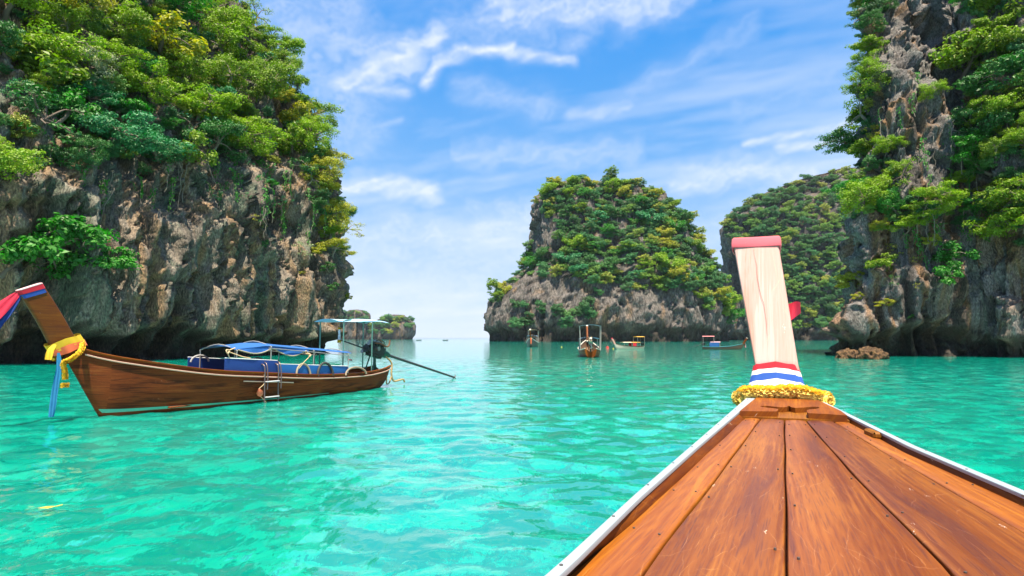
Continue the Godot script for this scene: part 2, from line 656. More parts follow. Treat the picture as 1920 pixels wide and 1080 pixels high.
# the point of a face that is seen at a place of the photograph: [index] or -1
func hit(f: Face, x: float, y: float) -> int:
	var best := -1
	var bz := 1e9
	for ring in 3:
		for i in range(-ring, ring + 1):
			for j in range(-ring, ring + 1):
				if maxi(absi(i), absi(j)) != ring: continue
				for k: int in f.cells.get(Vector2i(floori(x / 12.0) + i, floori(y / 12.0) + j), []):
					var z := (f.v[k] - EYE).length()
					if z < bz:
						bz = z
						best = k
		if best >= 0: return best
	return -1

func steps(a: float, b: float, d: float) -> Array:
	var out := []
	var x := a
	while x < b:
		out.append(x)
		x += d
	return out

var left_cliff: Face
var right_cliff: Face
var islet: Face
var headland: Face
var far_rock: Face
var far_stack: Face

func build_cliffs() -> void:
	rock_maps()
	var near := rock_mat("limestone", 5.0, 24.0)
	# left cliff: outline at the water, pushed back with height
	var base := [Vector2(-64, -26), Vector2(-43, -41), Vector2(-34.5, -55), Vector2(-28, -70), Vector2(-24.8, -79), Vector2(-31, -92), Vector2(-52, -104), Vector2(-95, -95), Vector2(-100, -35)]
	var lv := []
	for q: Array in [[-4.0, 0.0, -24.6], [0.0, 0.0, -24.4], [4.5, -0.6, -24.3], [8.0, -0.8, -23.6], [13.0, -0.2, -23.9], [19.0, 2.0, -24.8], [26.0, 5.4, -27.6], [33.0, 9.2, -30.4], [40.0, 13.5, -33.4], [47.0, 18.5, -38.4], [56.0, 25.0, -46.0], [62.0, 31.0, -52.0]]:
		var ring := []
		for k in 9:
			var p: Vector2 = base[k]
			if k == 4: p = Vector2(q[2], -79.0 - q[1] * 0.3)
			elif k < 4: p += Vector2(-0.72, -0.69) * float(q[1]) * (1.0 if k > 0 else 1.2)
			elif k == 5: p += Vector2(q[2] + 24.8, q[1] * 0.1)
			elif k > 5: p += (Vector2(-66, -72) - p) * clampf(float(q[1]) / 50.0, 0, 0.7)
			ring.append(p)
		lv.append([q[0], ring])
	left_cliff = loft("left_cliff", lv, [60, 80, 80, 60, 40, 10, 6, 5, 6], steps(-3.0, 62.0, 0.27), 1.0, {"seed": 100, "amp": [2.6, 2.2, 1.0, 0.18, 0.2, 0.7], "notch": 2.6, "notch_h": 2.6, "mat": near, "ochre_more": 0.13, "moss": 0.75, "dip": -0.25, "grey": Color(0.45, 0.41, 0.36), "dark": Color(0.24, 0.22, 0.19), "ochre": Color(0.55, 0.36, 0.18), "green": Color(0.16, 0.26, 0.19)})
	# right cliff
	base = [Vector2(38.5, -71), Vector2(45.0, -66.5), Vector2(52, -65.5), Vector2(56, -61), Vector2(78, -52), Vector2(120, -60), Vector2(110, -110), Vector2(76, -112), Vector2(54, -88)]
	lv = []
	for q: Array in [[-4.0, 0.0, 36.4], [0.0, 0.0, 36.4], [4.0, -0.4, 37.6], [8.0, -0.4, 38.3], [10.5, 0.2, 39.6], [14.0, 0.3, 38.3], [18.0, 0.2, 37.8], [22.0, 1.0, 38.8], [29.0, 2.4, 40.0], [34.0, 4.5, 41.6], [40.0, 7.0, 43.0], [50.0, 12.0, 47.0], [58.0, 20.0, 54.0]]:
		var ring := []
		for k in 9:
			var p: Vector2 = base[k]
			if k == 0: p = Vector2(q[2] + 1.5 + clampf(q[0], 0, 40) * 0.19, -71.0 - q[1])
			elif k < 5: p += Vector2(0.35 * (1.0 if k < 3 else 0.0), -0.93) * float(q[1])
			elif k == 8: p += Vector2(q[2] - 36.6, 0)
			else: p += (Vector2(80, -85) - p) * clampf(float(q[1]) / 40.0, 0, 0.6)
			ring.append(p)
		lv.append([q[0], ring])
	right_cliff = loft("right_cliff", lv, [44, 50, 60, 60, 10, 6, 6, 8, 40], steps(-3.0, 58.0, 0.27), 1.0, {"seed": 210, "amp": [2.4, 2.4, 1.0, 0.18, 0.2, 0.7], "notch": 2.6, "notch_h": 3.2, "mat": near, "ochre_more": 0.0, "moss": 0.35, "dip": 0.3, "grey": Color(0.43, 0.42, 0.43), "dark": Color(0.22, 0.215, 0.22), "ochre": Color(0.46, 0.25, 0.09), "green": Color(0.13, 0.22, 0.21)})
	# islet in the middle of the bay
	var far_mat := rock_mat("far_limestone", 38.0, 110.0)
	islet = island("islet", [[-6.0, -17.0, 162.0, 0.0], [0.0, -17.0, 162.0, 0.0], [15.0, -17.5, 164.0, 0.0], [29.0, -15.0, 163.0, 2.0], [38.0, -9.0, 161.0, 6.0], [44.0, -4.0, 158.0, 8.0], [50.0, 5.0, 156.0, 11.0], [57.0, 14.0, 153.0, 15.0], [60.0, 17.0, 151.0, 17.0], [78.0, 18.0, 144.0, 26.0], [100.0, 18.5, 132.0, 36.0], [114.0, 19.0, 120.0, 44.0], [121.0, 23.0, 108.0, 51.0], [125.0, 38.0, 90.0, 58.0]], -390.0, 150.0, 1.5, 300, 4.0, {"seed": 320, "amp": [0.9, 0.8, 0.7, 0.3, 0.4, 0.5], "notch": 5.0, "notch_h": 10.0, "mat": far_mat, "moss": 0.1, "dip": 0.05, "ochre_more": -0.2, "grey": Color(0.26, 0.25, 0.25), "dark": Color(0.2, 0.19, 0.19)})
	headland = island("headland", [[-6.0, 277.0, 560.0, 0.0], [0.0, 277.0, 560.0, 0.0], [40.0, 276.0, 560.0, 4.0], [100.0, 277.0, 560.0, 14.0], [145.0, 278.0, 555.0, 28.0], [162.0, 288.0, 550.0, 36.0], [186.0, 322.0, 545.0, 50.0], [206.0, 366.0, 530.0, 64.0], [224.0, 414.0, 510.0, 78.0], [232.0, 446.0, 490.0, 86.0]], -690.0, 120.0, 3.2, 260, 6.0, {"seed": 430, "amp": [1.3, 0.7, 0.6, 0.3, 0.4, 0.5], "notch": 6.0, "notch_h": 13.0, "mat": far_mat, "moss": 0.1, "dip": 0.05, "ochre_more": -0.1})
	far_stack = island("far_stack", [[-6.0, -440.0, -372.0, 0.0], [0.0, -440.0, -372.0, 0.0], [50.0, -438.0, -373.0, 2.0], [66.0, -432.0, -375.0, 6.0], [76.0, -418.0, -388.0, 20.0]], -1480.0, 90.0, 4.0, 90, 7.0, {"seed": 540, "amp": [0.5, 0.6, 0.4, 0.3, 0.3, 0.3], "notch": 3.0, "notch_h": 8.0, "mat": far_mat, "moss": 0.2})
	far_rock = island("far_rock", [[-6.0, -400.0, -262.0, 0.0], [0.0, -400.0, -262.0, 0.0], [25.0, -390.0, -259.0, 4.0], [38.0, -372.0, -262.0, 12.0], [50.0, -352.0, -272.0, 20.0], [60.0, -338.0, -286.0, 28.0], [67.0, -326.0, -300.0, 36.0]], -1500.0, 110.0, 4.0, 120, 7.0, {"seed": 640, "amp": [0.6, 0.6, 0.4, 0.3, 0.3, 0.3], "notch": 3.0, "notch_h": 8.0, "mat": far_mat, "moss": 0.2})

# an island from [height, left x, right x, how far its front has moved back]
func island(called: String, rows: Array, front: float, deep: float, dy: float, front_n: int, S: float, o: Dictionary) -> Face:
	var lv := []
	for q: Array in rows:
		var ring := []
		var cx := (float(q[1]) + float(q[2])) / 2.0
		var rx := (float(q[2]) - float(q[1])) / 2.0
		var zf := front - float(q[3])
		var zb := front - deep + float(q[3]) * 0.3
		zb = minf(zb, zf - 6.0)
		for k in 16:
			var a := PI + TAU * (k + 0.5) / 16.0
			var c := cos(a)
			var s := sin(a)
			ring.append(Vector2(cx + rx * signf(c) * pow(absf(c), 0.62), (zf + zb) / 2.0 - (zf - zb) / 2.0 * signf(s) * pow(absf(s), 0.62)))
		lv.append([q[0], ring])
	var fine := []
	for k in 16: fine.append(maxi(3, front_n / 9) if k < 8 or k == 15 else 5)
	return loft(called, lv, fine, steps(-5.0, rows[-1][0], dy), S, o)


# ---------- trees and shrubs ----------
var crowns := {}
var trunks := []
var tones := {}

func leaf(mb: MB, p: Vector3, nn: Vector3, along: Vector3, l: float, w: float, c: Color) -> void:
	var side := nn.cross(along).normalized() * w * 0.5
	var a := along * l * 0.5
	var k := mb.v.size()
	var fold := nn * w * 0.16
	mb.v.append(p - a); mb.v.append(p + side + fold); mb.v.append(p + a * 1.1 - nn * l * 0.1); mb.v.append(p - side + fold)
	var n1 := (nn - side.normalized() * 0.25).normalized()
	var n2 := (nn + side.normalized() * 0.25).normalized()
	mb.n.append(nn); mb.n.append(n1); mb.n.append(nn); mb.n.append(n2)
	for q in 4:
		mb.c.append(c); mb.u.append(Vector2.ZERO)
	mb.i.append_array(PackedInt32Array([k, k + 1, k + 2, k, k + 2, k + 3]))

# clumps on limbs; crown of radius about 1 whose root is at the origin
func make_tree(seed_: int, limbs: int, per: int, leaves: int, size: float, flat: float, reach: float) -> Array:
	var r := RandomNumberGenerator.new()
	r.seed = seed_
	var cr := MB.new()
	var tr := MB.new()
	var fork := Vector3(0.04, 0.42, 0.22 * reach)
	tr.tube(spline([Vector3(0, -0.25, -0.25), Vector3(-0.03, 0.08, 0.05), Vector3(0.03, 0.25, 0.14 * reach), fork], 3), [0.075, 0.072, 0.07, 0.066, 0.064, 0.062, 0.06, 0.058, 0.056, 0.05], 6)
	for b in limbs:
		var ang := TAU * (b + r.randf_range(-0.3, 0.3)) / limbs
		var out := r.randf_range(0.35, 0.85)
		var tip := fork + Vector3(cos(ang) * out, r.randf_range(-0.4, 0.7) * (1.1 - out * flat * 0.8), sin(ang) * out * 0.85)
		var mid := (fork + tip) * 0.5 + Vector3(r.randf_range(-0.1, 0.1), r.randf_range(-0.02, 0.14), r.randf_range(-0.1, 0.1))
		tr.tube(spline([fork, mid, tip], 3), [0.04, 0.034, 0.028, 0.024, 0.02, 0.016, 0.01], 5, false)
		for q in per:
			var c := tip + Vector3(r.randfn(0, 0.2), r.randfn(0.0, 0.11), r.randfn(0, 0.2))
			var rx := r.randf_range(0.16, 0.33)
			var ry := rx * r.randf_range(0.55, 0.9) * (1.0 - 0.35 * flat)
			if q % 2 == 0:
				tr.tube([mid.lerp(tip, 0.6), c.lerp(tip, 0.4) + Vector3(0, 0.02, 0), c], [0.013, 0.01, 0.005], 4, false)
			var shade := r.randf_range(0.72, 1.25)
			var warm := r.randf_range(-0.14, 0.1)
			for l in leaves:
				var d := Vector3(r.randfn(), r.randfn() * 0.9 + 0.25, r.randfn()).normalized()
				var p := c + Vector3(d.x * rx, d.y * ry, d.z * rx) * pow(r.randf(), 0.4) * r.randf_range(0.8, 1.15)
				var nn := (d * 0.8 + Vector3(r.randfn() * 0.4, 0.5 + r.randfn() * 0.35, r.randfn() * 0.4)).normalized()
				var al := nn.cross(Vector3(r.randfn(), r.randfn(), r.randfn())).normalized()
				var s := size * r.randf_range(0.7, 1.3)
				var br := shade * r.randf_range(0.75, 1.25)
				leaf(cr, p, nn, al, s, s * 0.55, Color(br * (1.0 + warm), br, br * (1.0 - warm)))
	return [cr.mesh(true), tr.mesh()]

func leaf_mat(key: String, c: Color, back: Color) -> void:
	var m := mat("leaf_" + key, c, 0.5)
	m.vertex_color_use_as_albedo = true
	m.backlight_enabled = true
	m.backlight = back
	m.cull_mode = BaseMaterial3D.CULL_DISABLED
	m.metallic_specular = 0.4
	tones[key] = m

func build_tree_kinds() -> void:
	leaf_mat("yellow green", Color(0.25, 0.38, 0.03), Color(0.8, 0.95, 0.1))
	leaf_mat("golden", Color(0.38, 0.40, 0.05), Color(0.95, 0.95, 0.12))
	leaf_mat("lime green", Color(0.20, 0.30, 0.03), Color(0.75, 0.9, 0.1))
	leaf_mat("bright green", Color(0.07, 0.26, 0.04), Color(0.4, 0.9, 0.15))
	leaf_mat("deep green", Color(0.055, 0.17, 0.04), Color(0.3, 0.7, 0.15))
	leaf_mat("blue green", Color(0.05, 0.23, 0.09), Color(0.2, 0.7, 0.4))
	leaf_mat("pale silvery", Color(0.34, 0.38, 0.22), Color(0.7, 0.8, 0.4))
	mat("bark", Color(0.11, 0.085, 0.065), 0.9)
	mat("pale_bark", Color(0.19, 0.165, 0.13), 0.9)
	# fine leaved trees, layered ones, coarse leaved ones, loose shrubs, distant ones
	for k in 3: crowns["fine%d" % k] = make_tree(700 + k, 10, 8, 78, 0.072, 0.25, 1.0)
	for k in 3: crowns["layer%d" % k] = make_tree(720 + k, 10, 7, 80, 0.074, 0.8, 1.4)
	for k in 2: crowns["coarse%d" % k] = make_tree(740 + k, 8, 6, 36, 0.14, 0.4, 1.3)
	for k in 2: crowns["loose%d" % k] = make_tree(760 + k, 6, 3, 34, 0.09, 0.2, 1.2)
	for k in 4: crowns["dense%d" % k] = make_tree(780 + k, 11, 7, 44, 0.12, 0.1, 0.7)

# one tree whose root sits on a face; r is the radius of its crown
func tree(f: Face, idx: int, r: float, tone: String, kind: String, label: String, group: String, called := "tree", up := 0.5) -> Node3D:
	var p := f.v[idx]
	var n := f.n[idx]
	var flat := Vector3(n.x, 0, n.z).normalized()
	var o := thing(called, label, "tree" if called == "tree" else "shrub", p, 0.0, group)
	if group: grown.append([label, to_px(p).x, o])
	var ang := atan2(flat.x, flat.z) + rng.randf_range(-0.5, 0.5)
	o.basis = Basis.from_euler(Vector3(rng.randf_range(-0.05, 0.25) * (1.0 - clampf(n.y, 0, 1)), ang, rng.randf_range(-0.15, 0.15))).scaled(Vector3(rng.randf_range(0.85, 1.25), rng.randf_range(0.75, 1.2), rng.randf_range(0.85, 1.1)) * r)
	put("trunk", crowns[kind][1], mats["bark"] if rng.randf() < 0.6 else mats["pale_bark"], o)
	put("crown", crowns[kind][0], tones[tone], o)
	return o

# alike trees are told apart by their order from left to right
var grown := []
func tell_apart() -> void:
	var by := {}
	for q: Array in grown:
		if not by.has(q[0]): by[q[0]] = []
		by[q[0]].append(q)
	var words := ["first", "second", "third", "fourth", "fifth", "sixth", "seventh", "eighth", "ninth", "tenth", "eleventh", "twelfth"]
	for key: String in by:
		var a: Array = by[key]
		if a.size() == 1: continue
		a.sort_custom(func(p: Array, q: Array) -> bool: return p[1] < q[1])
		for k in a.size():
			var w: String = "leftmost" if k == 0 else ("rightmost" if k == a.size() - 1 else (words[mini(k, 11)] + " from left" if k * 2 < a.size() else words[mini(a.size() - 1 - k, 11)] + " from right"))
			(a[k][2] as Node).set_meta("label", "%s %s" % [w, key])

func zone(f: Face, p: Vector3) -> String:
	var s := to_px(p)
	var v := "high up" if s.y < 180 else ("half way up" if s.y < 400 else "low down")
	return v

func inside(poly: Array, x: float, y: float) -> bool:
	return Geometry2D.is_point_in_polygon(Vector2(x, y), PackedVector2Array(poly))

# scatter trees over the part of a face that is seen inside an outline
func scatter(f: Face, poly: Array, count: int, spacing: float, sizes: Vector2, kinds: Array, pick: Callable, name_of: Callable, called := "tree", taken := []) -> void:
	var lo := Vector2(1e9, 1e9)
	var hi := -lo
	for q: Vector2 in poly:
		lo = lo.min(q)
		hi = hi.max(q)
	var made := 0
	for tries in count * 14:
		if made >= count: break
		var x := rng.randf_range(lo.x, hi.x)
		var y := rng.randf_range(lo.y, hi.y)
		if not inside(poly, x, y): continue
		var k := hit(f, x, y)
		if k < 0: continue
		var p := f.v[k]
		var ok := true
		for q: Vector3 in taken:
			if p.distance_squared_to(q) < spacing * spacing:
				ok = false
				break
		if not ok: continue
		taken.append(p)
		made += 1
		var tone: String = pick.call(x, y)
		var nm: Array = name_of.call(tone, x, y)
		tree(f, k, lerpf(sizes.x * 0.75, sizes.y * 1.1, pow(rng.randf(), 1.5)), tone, kinds[rng.randi() % kinds.size()], nm[0], nm[1], called)

func V(a: Array) -> Array:
	var out := []
	for k in range(0, a.size(), 2): out.append(Vector2(a[k], a[k + 1]))
	return out

func build_trees() -> void:
	build_tree_kinds()
	var tn := noise(91, 1.0 / 90.0, 2)
	var taken := []
	# left cliff: those that stand out
	for q: Array in [
		[60, 110, 4.2, "yellow green", "layer0", "broad yellow-green tree at the upper left corner of the left cliff"],
		[20, 30, 3.6, "yellow green", "layer1", "yellow-green tree at the top left edge above the left cliff"],
		[125, 70, 2.2, "lime green", "fine1", "lime green tree just right of the broad corner tree on the left cliff"],
		[12, 330, 2.3, "yellow green", "layer2", "yellow-green boughs reaching in from the left edge above the prow"],
		[170, 150, 2.3, "pale silvery", "fine0", "pale silvery-leaved bush among the dark scrub of the left cliff"],
		[285, 190, 3.0, "yellow green", "layer1", "left half of the flat golden-green canopy in the middle of the left cliff"],
		[375, 225, 3.6, "yellow green", "layer0", "right half of the flat golden-green canopy in the middle of the left cliff"],
		[330, 170, 2.6, "yellow green", "layer2", "top of the flat golden-green canopy in the middle of the left cliff"],
		[110, 225, 2.2, "bright green", "coarse0", "bright green bush below the silvery bush on the left cliff"],
		[200, 265, 3.3, "blue green", "layer1", "wide blue-green tree under the silvery bush on the left cliff"],
		[290, 290, 2.6, "blue green", "layer2", "blue-green tree hanging below the golden canopy of the left cliff"],
		[175, 195, 2.0, "blue green", "fine2", "blue-green shrub directly under the silvery bush"],
		[30, 500, 3.2, "bright green", "coarse1", "glossy bright green tree spreading low over the water at the far left"],
		[110, 490, 3.0, "bright green", "coarse0", "glossy bright green boughs in the middle of the low far left thicket"],
		[195, 515, 2.3, "bright green", "coarse1", "glossy bright green boughs at the right end of the low far left thicket"],
		[560, 475, 1.3, "pale silvery", "loose0", "small pale shrub alone on the bare lower rock of the left cliff"],
	]:
		var k := hit(left_cliff, q[0], q[1])
		if k < 0: continue
		taken.append(left_cliff.v[k])
		tree(left_cliff, k, q[2], q[3], q[4], q[5], "")
	for q: Array in [[596, 215, 2.6, "loose1", "bare twiggy tree sticking out against the sky on the left cliff's edge"], [330, 235, 2.0, "loose0", "leafless pale branches beneath the flat golden-green canopy of the left cliff"]]:
		var k := hit(left_cliff, q[0], q[1])
		if k < 0: continue
		var o := thing("bare_tree", q[4], "tree", left_cliff.v[k])
		o.basis = Basis.from_euler(Vector3(0.2, atan2(left_cliff.n[k].x, left_cliff.n[k].z), 0.0)).scaled(Vector3.ONE * q[2])
		put("branches", crowns[q[3]][1], mats["pale_bark"], o)
	var left_name := func(tone: String, x: float, y: float) -> Array:
		var wh := "near the sky edge" if x > 470 else ("in the middle" if x > 200 else "at left end")
		return ["%s tree %s of left cliff, %s" % [tone, wh, "high up" if y < 160 else "lower down"], "%s trees on the left cliff" % tone]
	var left_pick := func(x: float, y: float) -> String:
		var v := tn.get_noise_2d(x, y) + (x - 320.0) / 700.0 - (y - 150) / 600.0 + 0.08 + rng.randf_range(-0.35, 0.35)
		return "golden" if v > 0.75 else ("yellow green" if v > 0.25 else ("lime green" if v > 0.02 else ("bright green" if v > -0.2 else ("blue green" if v > -0.5 else "deep green"))))
	scatter(left_cliff, V([0, -120, 520, -120, 560, 60, 590, 200, 600, 330, 520, 270, 420, 290, 330, 330, 200, 310, 90, 290, 0, 330]), 74, 2.7, Vector2(1.7, 3.3), ["fine0", "fine1", "fine2", "layer0", "layer2", "coarse1", "loose0"], left_pick, left_name, "tree", taken)
	# the edge against the sky
	var edge_name := func(tone: String, x: float, y: float) -> Array:
		return ["%s tree on left cliff's sky edge, %s" % [tone, "high up" if y < 130 else ("half way up" if y < 330 else "low down")], "trees on the sky edge of the left cliff"]
	var edge_pick := func(x: float, y: float) -> String:
		return ["golden", "yellow green", "yellow green", "lime green", "deep green"][rng.randi() % 5]
	scatter(left_cliff, V([470, -60, 560, 30, 600, 180, 620, 300, 660, 420, 660, 480, 610, 470, 560, 300, 540, 180]), 34, 1.9, Vector2(1.3, 2.5), ["fine0", "fine1", "loose0", "loose1", "fine2"], edge_pick, edge_name, "tree", taken)
	var scrub_name := func(tone: String, x: float, y: float) -> Array:
		return ["small %s shrub on the left cliff's bare rock" % tone, "shrubs on the bare rock of the left cliff"]
	scatter(left_cliff, V([330, 300, 560, 280, 640, 420, 650, 560, 560, 520, 470, 430]), 26, 2.2, Vector2(0.5, 1.1), ["loose0", "loose1", "coarse0"], func(x: float, y: float) -> String: return ["blue green", "deep green", "golden", "bright green"][rng.randi() % 4], scrub_name, "shrub", taken)
	# right cliff
	taken = []
	for q: Array in [
		[1800, 140, 4.0, "lime green", "dense1", "large dome-shaped tree high on the face of the right cliff"],
		[1850, 170, 3.2, "deep green", "dense0", "dark green tree right of the dome-shaped tree on the right cliff"],
		[1745, 190, 1.8, "yellow green", "fine1", "small yellow-green tree alone on the grey slab of the right cliff"],
		[1740, 375, 2.4, "yellow green", "layer1", "pale yellow-green tree in the middle of the right cliff"],
		[1735, 410, 2.2, "yellow green", "layer2", "low yellow-green tree beneath the pale one in the middle of the right cliff"],
		[1600, 530, 2.4, "golden", "coarse0", "golden bush on the rock nose at the right cliff's foot"],
		[1640, 495, 1.6, "lime green", "coarse1", "lime green bush above the golden bush on the rock nose"],
		[1790, 490, 2.2, "bright green", "coarse1", "bright green shrub on the lower middle of the right cliff"],
		[1770, 530, 1.8, "bright green", "coarse0", "bright green shrub hanging below its neighbour on the lower right cliff"],
		[1860, 450, 3.0, "yellow green", "layer0", "spreading yellow-green tree above the overhang at the right edge"],
		[1890, 390, 3.2, "lime green", "fine0", "lime green tree above the spreading one at the right edge"],
	]:
		var k := hit(right_cliff, q[0], q[1])
		if k < 0: continue
		taken.append(right_cliff.v[k])
		tree(right_cliff, k, q[2], q[3], q[4], q[5], "")
	var right_name := func(tone: String, x: float, y: float) -> Array:
		var wh := "left edge" if x < 1690 else ("middle" if x < 1810 else "right part")
		return ["%s tree on %s of right cliff, %s" % [tone, wh, "high up" if y < 150 else ("half way up" if y < 330 else "low down")], "%s trees on the right cliff" % tone]
	var sunny := func(x: float, y: float) -> String:  # sunlight on the left edge put into leaf colour, more golden tones
		var v := tn.get_noise_2d(x * 1.4, y * 1.4) + rng.randf_range(-0.4, 0.4)
		return "golden" if v > 0.4 else ("yellow green" if v > 0.0 else ("lime green" if v > -0.25 else ("bright green" if v > -0.45 else "deep green")))
	var mixed := func(x: float, y: float) -> String:
		var v := tn.get_noise_2d(x * 1.4, y * 1.4) + rng.randf_range(-0.4, 0.4) + (x - 1800) / 400.0
		return "yellow green" if v > 0.25 else ("lime green" if v > 0.0 else ("bright green" if v > -0.3 else "deep green"))
	scatter(right_cliff, V([1610, -60, 1660, -60, 1660, 60, 1645, 90, 1635, 200, 1670, 290, 1710, 360, 1720, 430, 1680, 440, 1640, 430, 1590, 390, 1600, 300, 1590, 150]), 34, 2.2, Vector2(1.5, 2.8), ["fine0", "fine1", "fine2", "layer0", "dense2", "loose0"], sunny, right_name, "tree", taken)
	scatter(right_cliff, V([1800, 260, 1850, 210, 1930, 170, 1930, 470, 1880, 430, 1820, 410, 1790, 330]), 30, 2.5, Vector2(1.8, 3.1), ["fine0", "fine1", "fine2", "layer1", "coarse0", "layer2"], mixed, right_name, "tree", taken)
	scatter(right_cliff, V([1740, -80, 1930, -80, 1930, 110, 1860, 110, 1810, 60]), 14, 2.8, Vector2(1.7, 3.0), ["fine0", "dense1", "dense2", "layer2"], func(x: float, y: float) -> String: return ["deep green", "bright green", "lime green", "bright green", "lime green"][rng.randi() % 5], right_name, "tree", taken)
	var tuft_name := func(tone: String, x: float, y: float) -> Array:
		return ["small %s shrub on the right cliff's bare rock" % tone, "shrubs on the bare rock of the right cliff"]
	scatter(right_cliff, V([1640, 420, 1760, 400, 1800, 560, 1700, 620, 1580, 560]), 16, 2.4, Vector2(0.5, 1.0), ["loose0", "coarse0"], func(x: float, y: float) -> String: return ["golden", "golden", "bright green", "deep green"][rng.randi() % 4], tuft_name, "shrub", taken)
	# islet
	taken = []
	var isle_name := func(tone: String, x: float, y: float) -> Array:
		var wh := "left" if x < 1080 else ("middle" if x < 1220 else "right")
		var v := "top" if y < 420 else ("slope" if y < 530 else "lower slope")
		return ["%s tree on the %s %s of the islet" % [tone, wh, v], "forest trees on the islet"]
	var isle_pick := func(x: float, y: float) -> String:
		var v := tn.get_noise_2d(x * 2.0, y * 2.0) * 0.8 + rng.randf_range(-0.45, 0.45) + (0.25 if x > 1240 or y < 370 or x < 1010 else -0.12)  # top and flanks yellower: their sunlit look is put into the leaf tone
		return "golden" if v > 0.68 else ("yellow green" if v > 0.3 else ("lime green" if v > 0.08 else ("bright green" if v > -0.15 else ("deep green" if v > -0.4 else "blue green"))))
	var dk := ["dense0", "dense1", "dense2", "dense3"]
	scatter(islet, V([1000, 320, 1230, 310, 1300, 420, 1340, 480, 1380, 550, 1392, 620, 1360, 580, 1300, 555, 1240, 535, 1150, 530, 1090, 512, 1000, 512, 940, 535, 900, 555, 900, 515, 990, 470, 1060, 480, 1030, 440, 1015, 400, 1000, 380]), 64, 9.0, Vector2(5.8, 8.0), dk, isle_pick, isle_name, "tree", taken)
	wood(islet, "islet_forest", "dense mixed green forest between the larger trees of the islet", V([1000, 320, 1230, 310, 1300, 420, 1340, 480, 1380, 550, 1392, 620, 1360, 580, 1300, 555, 1240, 535, 1150, 530, 1090, 512, 1000, 512, 940, 535, 900, 555, 900, 515, 990, 470, 1060, 480, 1030, 440, 1015, 400, 1000, 380]), 230, 3.8, Vector2(3.2, 5.4), 12, V([960, 560, 1060, 545, 1130, 560, 1130, 610, 1060, 600, 980, 590]), 18)
	tell_apart()
	wood(left_cliff, "left_cliff_scrub", "low green scrub and creepers filling the gaps between the left cliff's trees", V([0, -150, 520, -150, 575, 60, 600, 200, 640, 420, 600, 400, 560, 300, 420, 290, 330, 330, 200, 310, 90, 300, 0, 340]), 240, 1.6, Vector2(0.6, 1.2), 13)
	wood(right_cliff, "right_cliff_scrub", "low green scrub and creepers filling the gaps between the right cliff's trees", V([1600, -80, 1660, -80, 1655, 60, 1630, 90, 1630, 200, 1665, 300, 1740, 410, 1800, 380, 1800, 250, 1850, 90, 1820, 40, 1800, -80, 1930, -80, 1930, 470, 1850, 420, 1760, 420, 1640, 430, 1590, 390, 1600, 300, 1590, 150]), 150, 1.5, Vector2(0.6, 1.2), 14)
	vines(left_cliff, "hanging_vines", "thin roots and leafy vines hanging down the bare rock of the left cliff", V([60, 270, 330, 290, 560, 250, 640, 420, 600, 470, 420, 380, 200, 350]), 70, 21)
	vines(right_cliff, "hanging_vines", "thin roots and leafy vines hanging down the face of the right cliff", V([1640, 150, 1780, 120, 1900, 430, 1840, 520, 1700, 440, 1650, 380]), 60, 22)
	# woods too far to tell their trees apart
	wood(headland, "headland_forest", "dense green forest covering the headland behind the right cliff", V([1350, 300, 1700, 260, 1700, 600, 1600, 610, 1480, 600, 1430, 560, 1400, 470, 1350, 425]), 620, 5.5, Vector2(4.6, 8.0), 9)
	wood(far_rock, "far_island_forest", "hazy green wood on top of the far low island", V([690, 580, 770, 570, 772, 604, 730, 612, 690, 622]), 130, 3.0, Vector2(8.0, 12.5), 10)
	wood(far_stack, "far_stack_forest", "hazy green wood on top of the far rock stack", V([640, 570, 690, 570, 690, 594, 640, 594]), 60, 2.5, Vector2(7.0, 10.0), 11)

func vines(f: Face, called: String, label: String, poly: Array, count: int, sd: int) -> void:
	var r := RandomNumberGenerator.new()
	r.seed = sd
	var mb := MB.new()
	var lv := MB.new()
	var lo := Vector2(1e9, 1e9)
	var hi := -lo
	for q: Vector2 in poly:
		lo = lo.min(q)
		hi = hi.max(q)
	var made := 0
	for tries in count * 8:
		if made >= count: break
		var x := r.randf_range(lo.x, hi.x)
		var y := r.randf_range(lo.y, hi.y)
		if not inside(poly, x, y): continue
		var k := hit(f, x, y)
		if k < 0: continue
		made += 1
		var out := Vector3(f.n[k].x, 0, f.n[k].z).normalized()
		var p := f.v[k] + out * 0.35
		var side := out.cross(Vector3.UP)
		var n := r.randi_range(5, 11)
		var pts := [f.v[k] - out * 0.1 + Vector3.UP * 0.3]
		for q in n:
			pts.append(p)
			p += Vector3.DOWN * r.randf_range(0.3, 0.6) + side * r.randfn() * 0.12 + out * r.randfn() * 0.06
		var tone := r.randf_range(0.7, 1.3)
		mb.tube(pts, r.randf_range(0.018, 0.045), 5, false, Color(tone, tone, tone))
		if r.randf() < 0.6:
			for q in n * 9:
				var t := r.randf() * (n - 1)
				var at_: Vector3 = (pts[int(t)] as Vector3).lerp(pts[int(t) + 1], t - int(t))
				var nn := (out + Vector3(r.randfn(), r.randfn() + 0.5, r.randfn()) * 0.5).normalized()
				leaf(lv, at_ + side * r.randfn() * 0.16 + out * r.randf() * 0.12, nn, nn.cross(side).normalized(), 0.2 * r.randf_range(0.7, 1.4), 0.13, Color(tone, tone, tone))
	var o := thing(called, label, "vine")
	stuff(put("stems", mb.mesh(), mats["pale_bark"], o))
	stuff(put("leaves", lv.mesh(true), tones["bright green"], o))

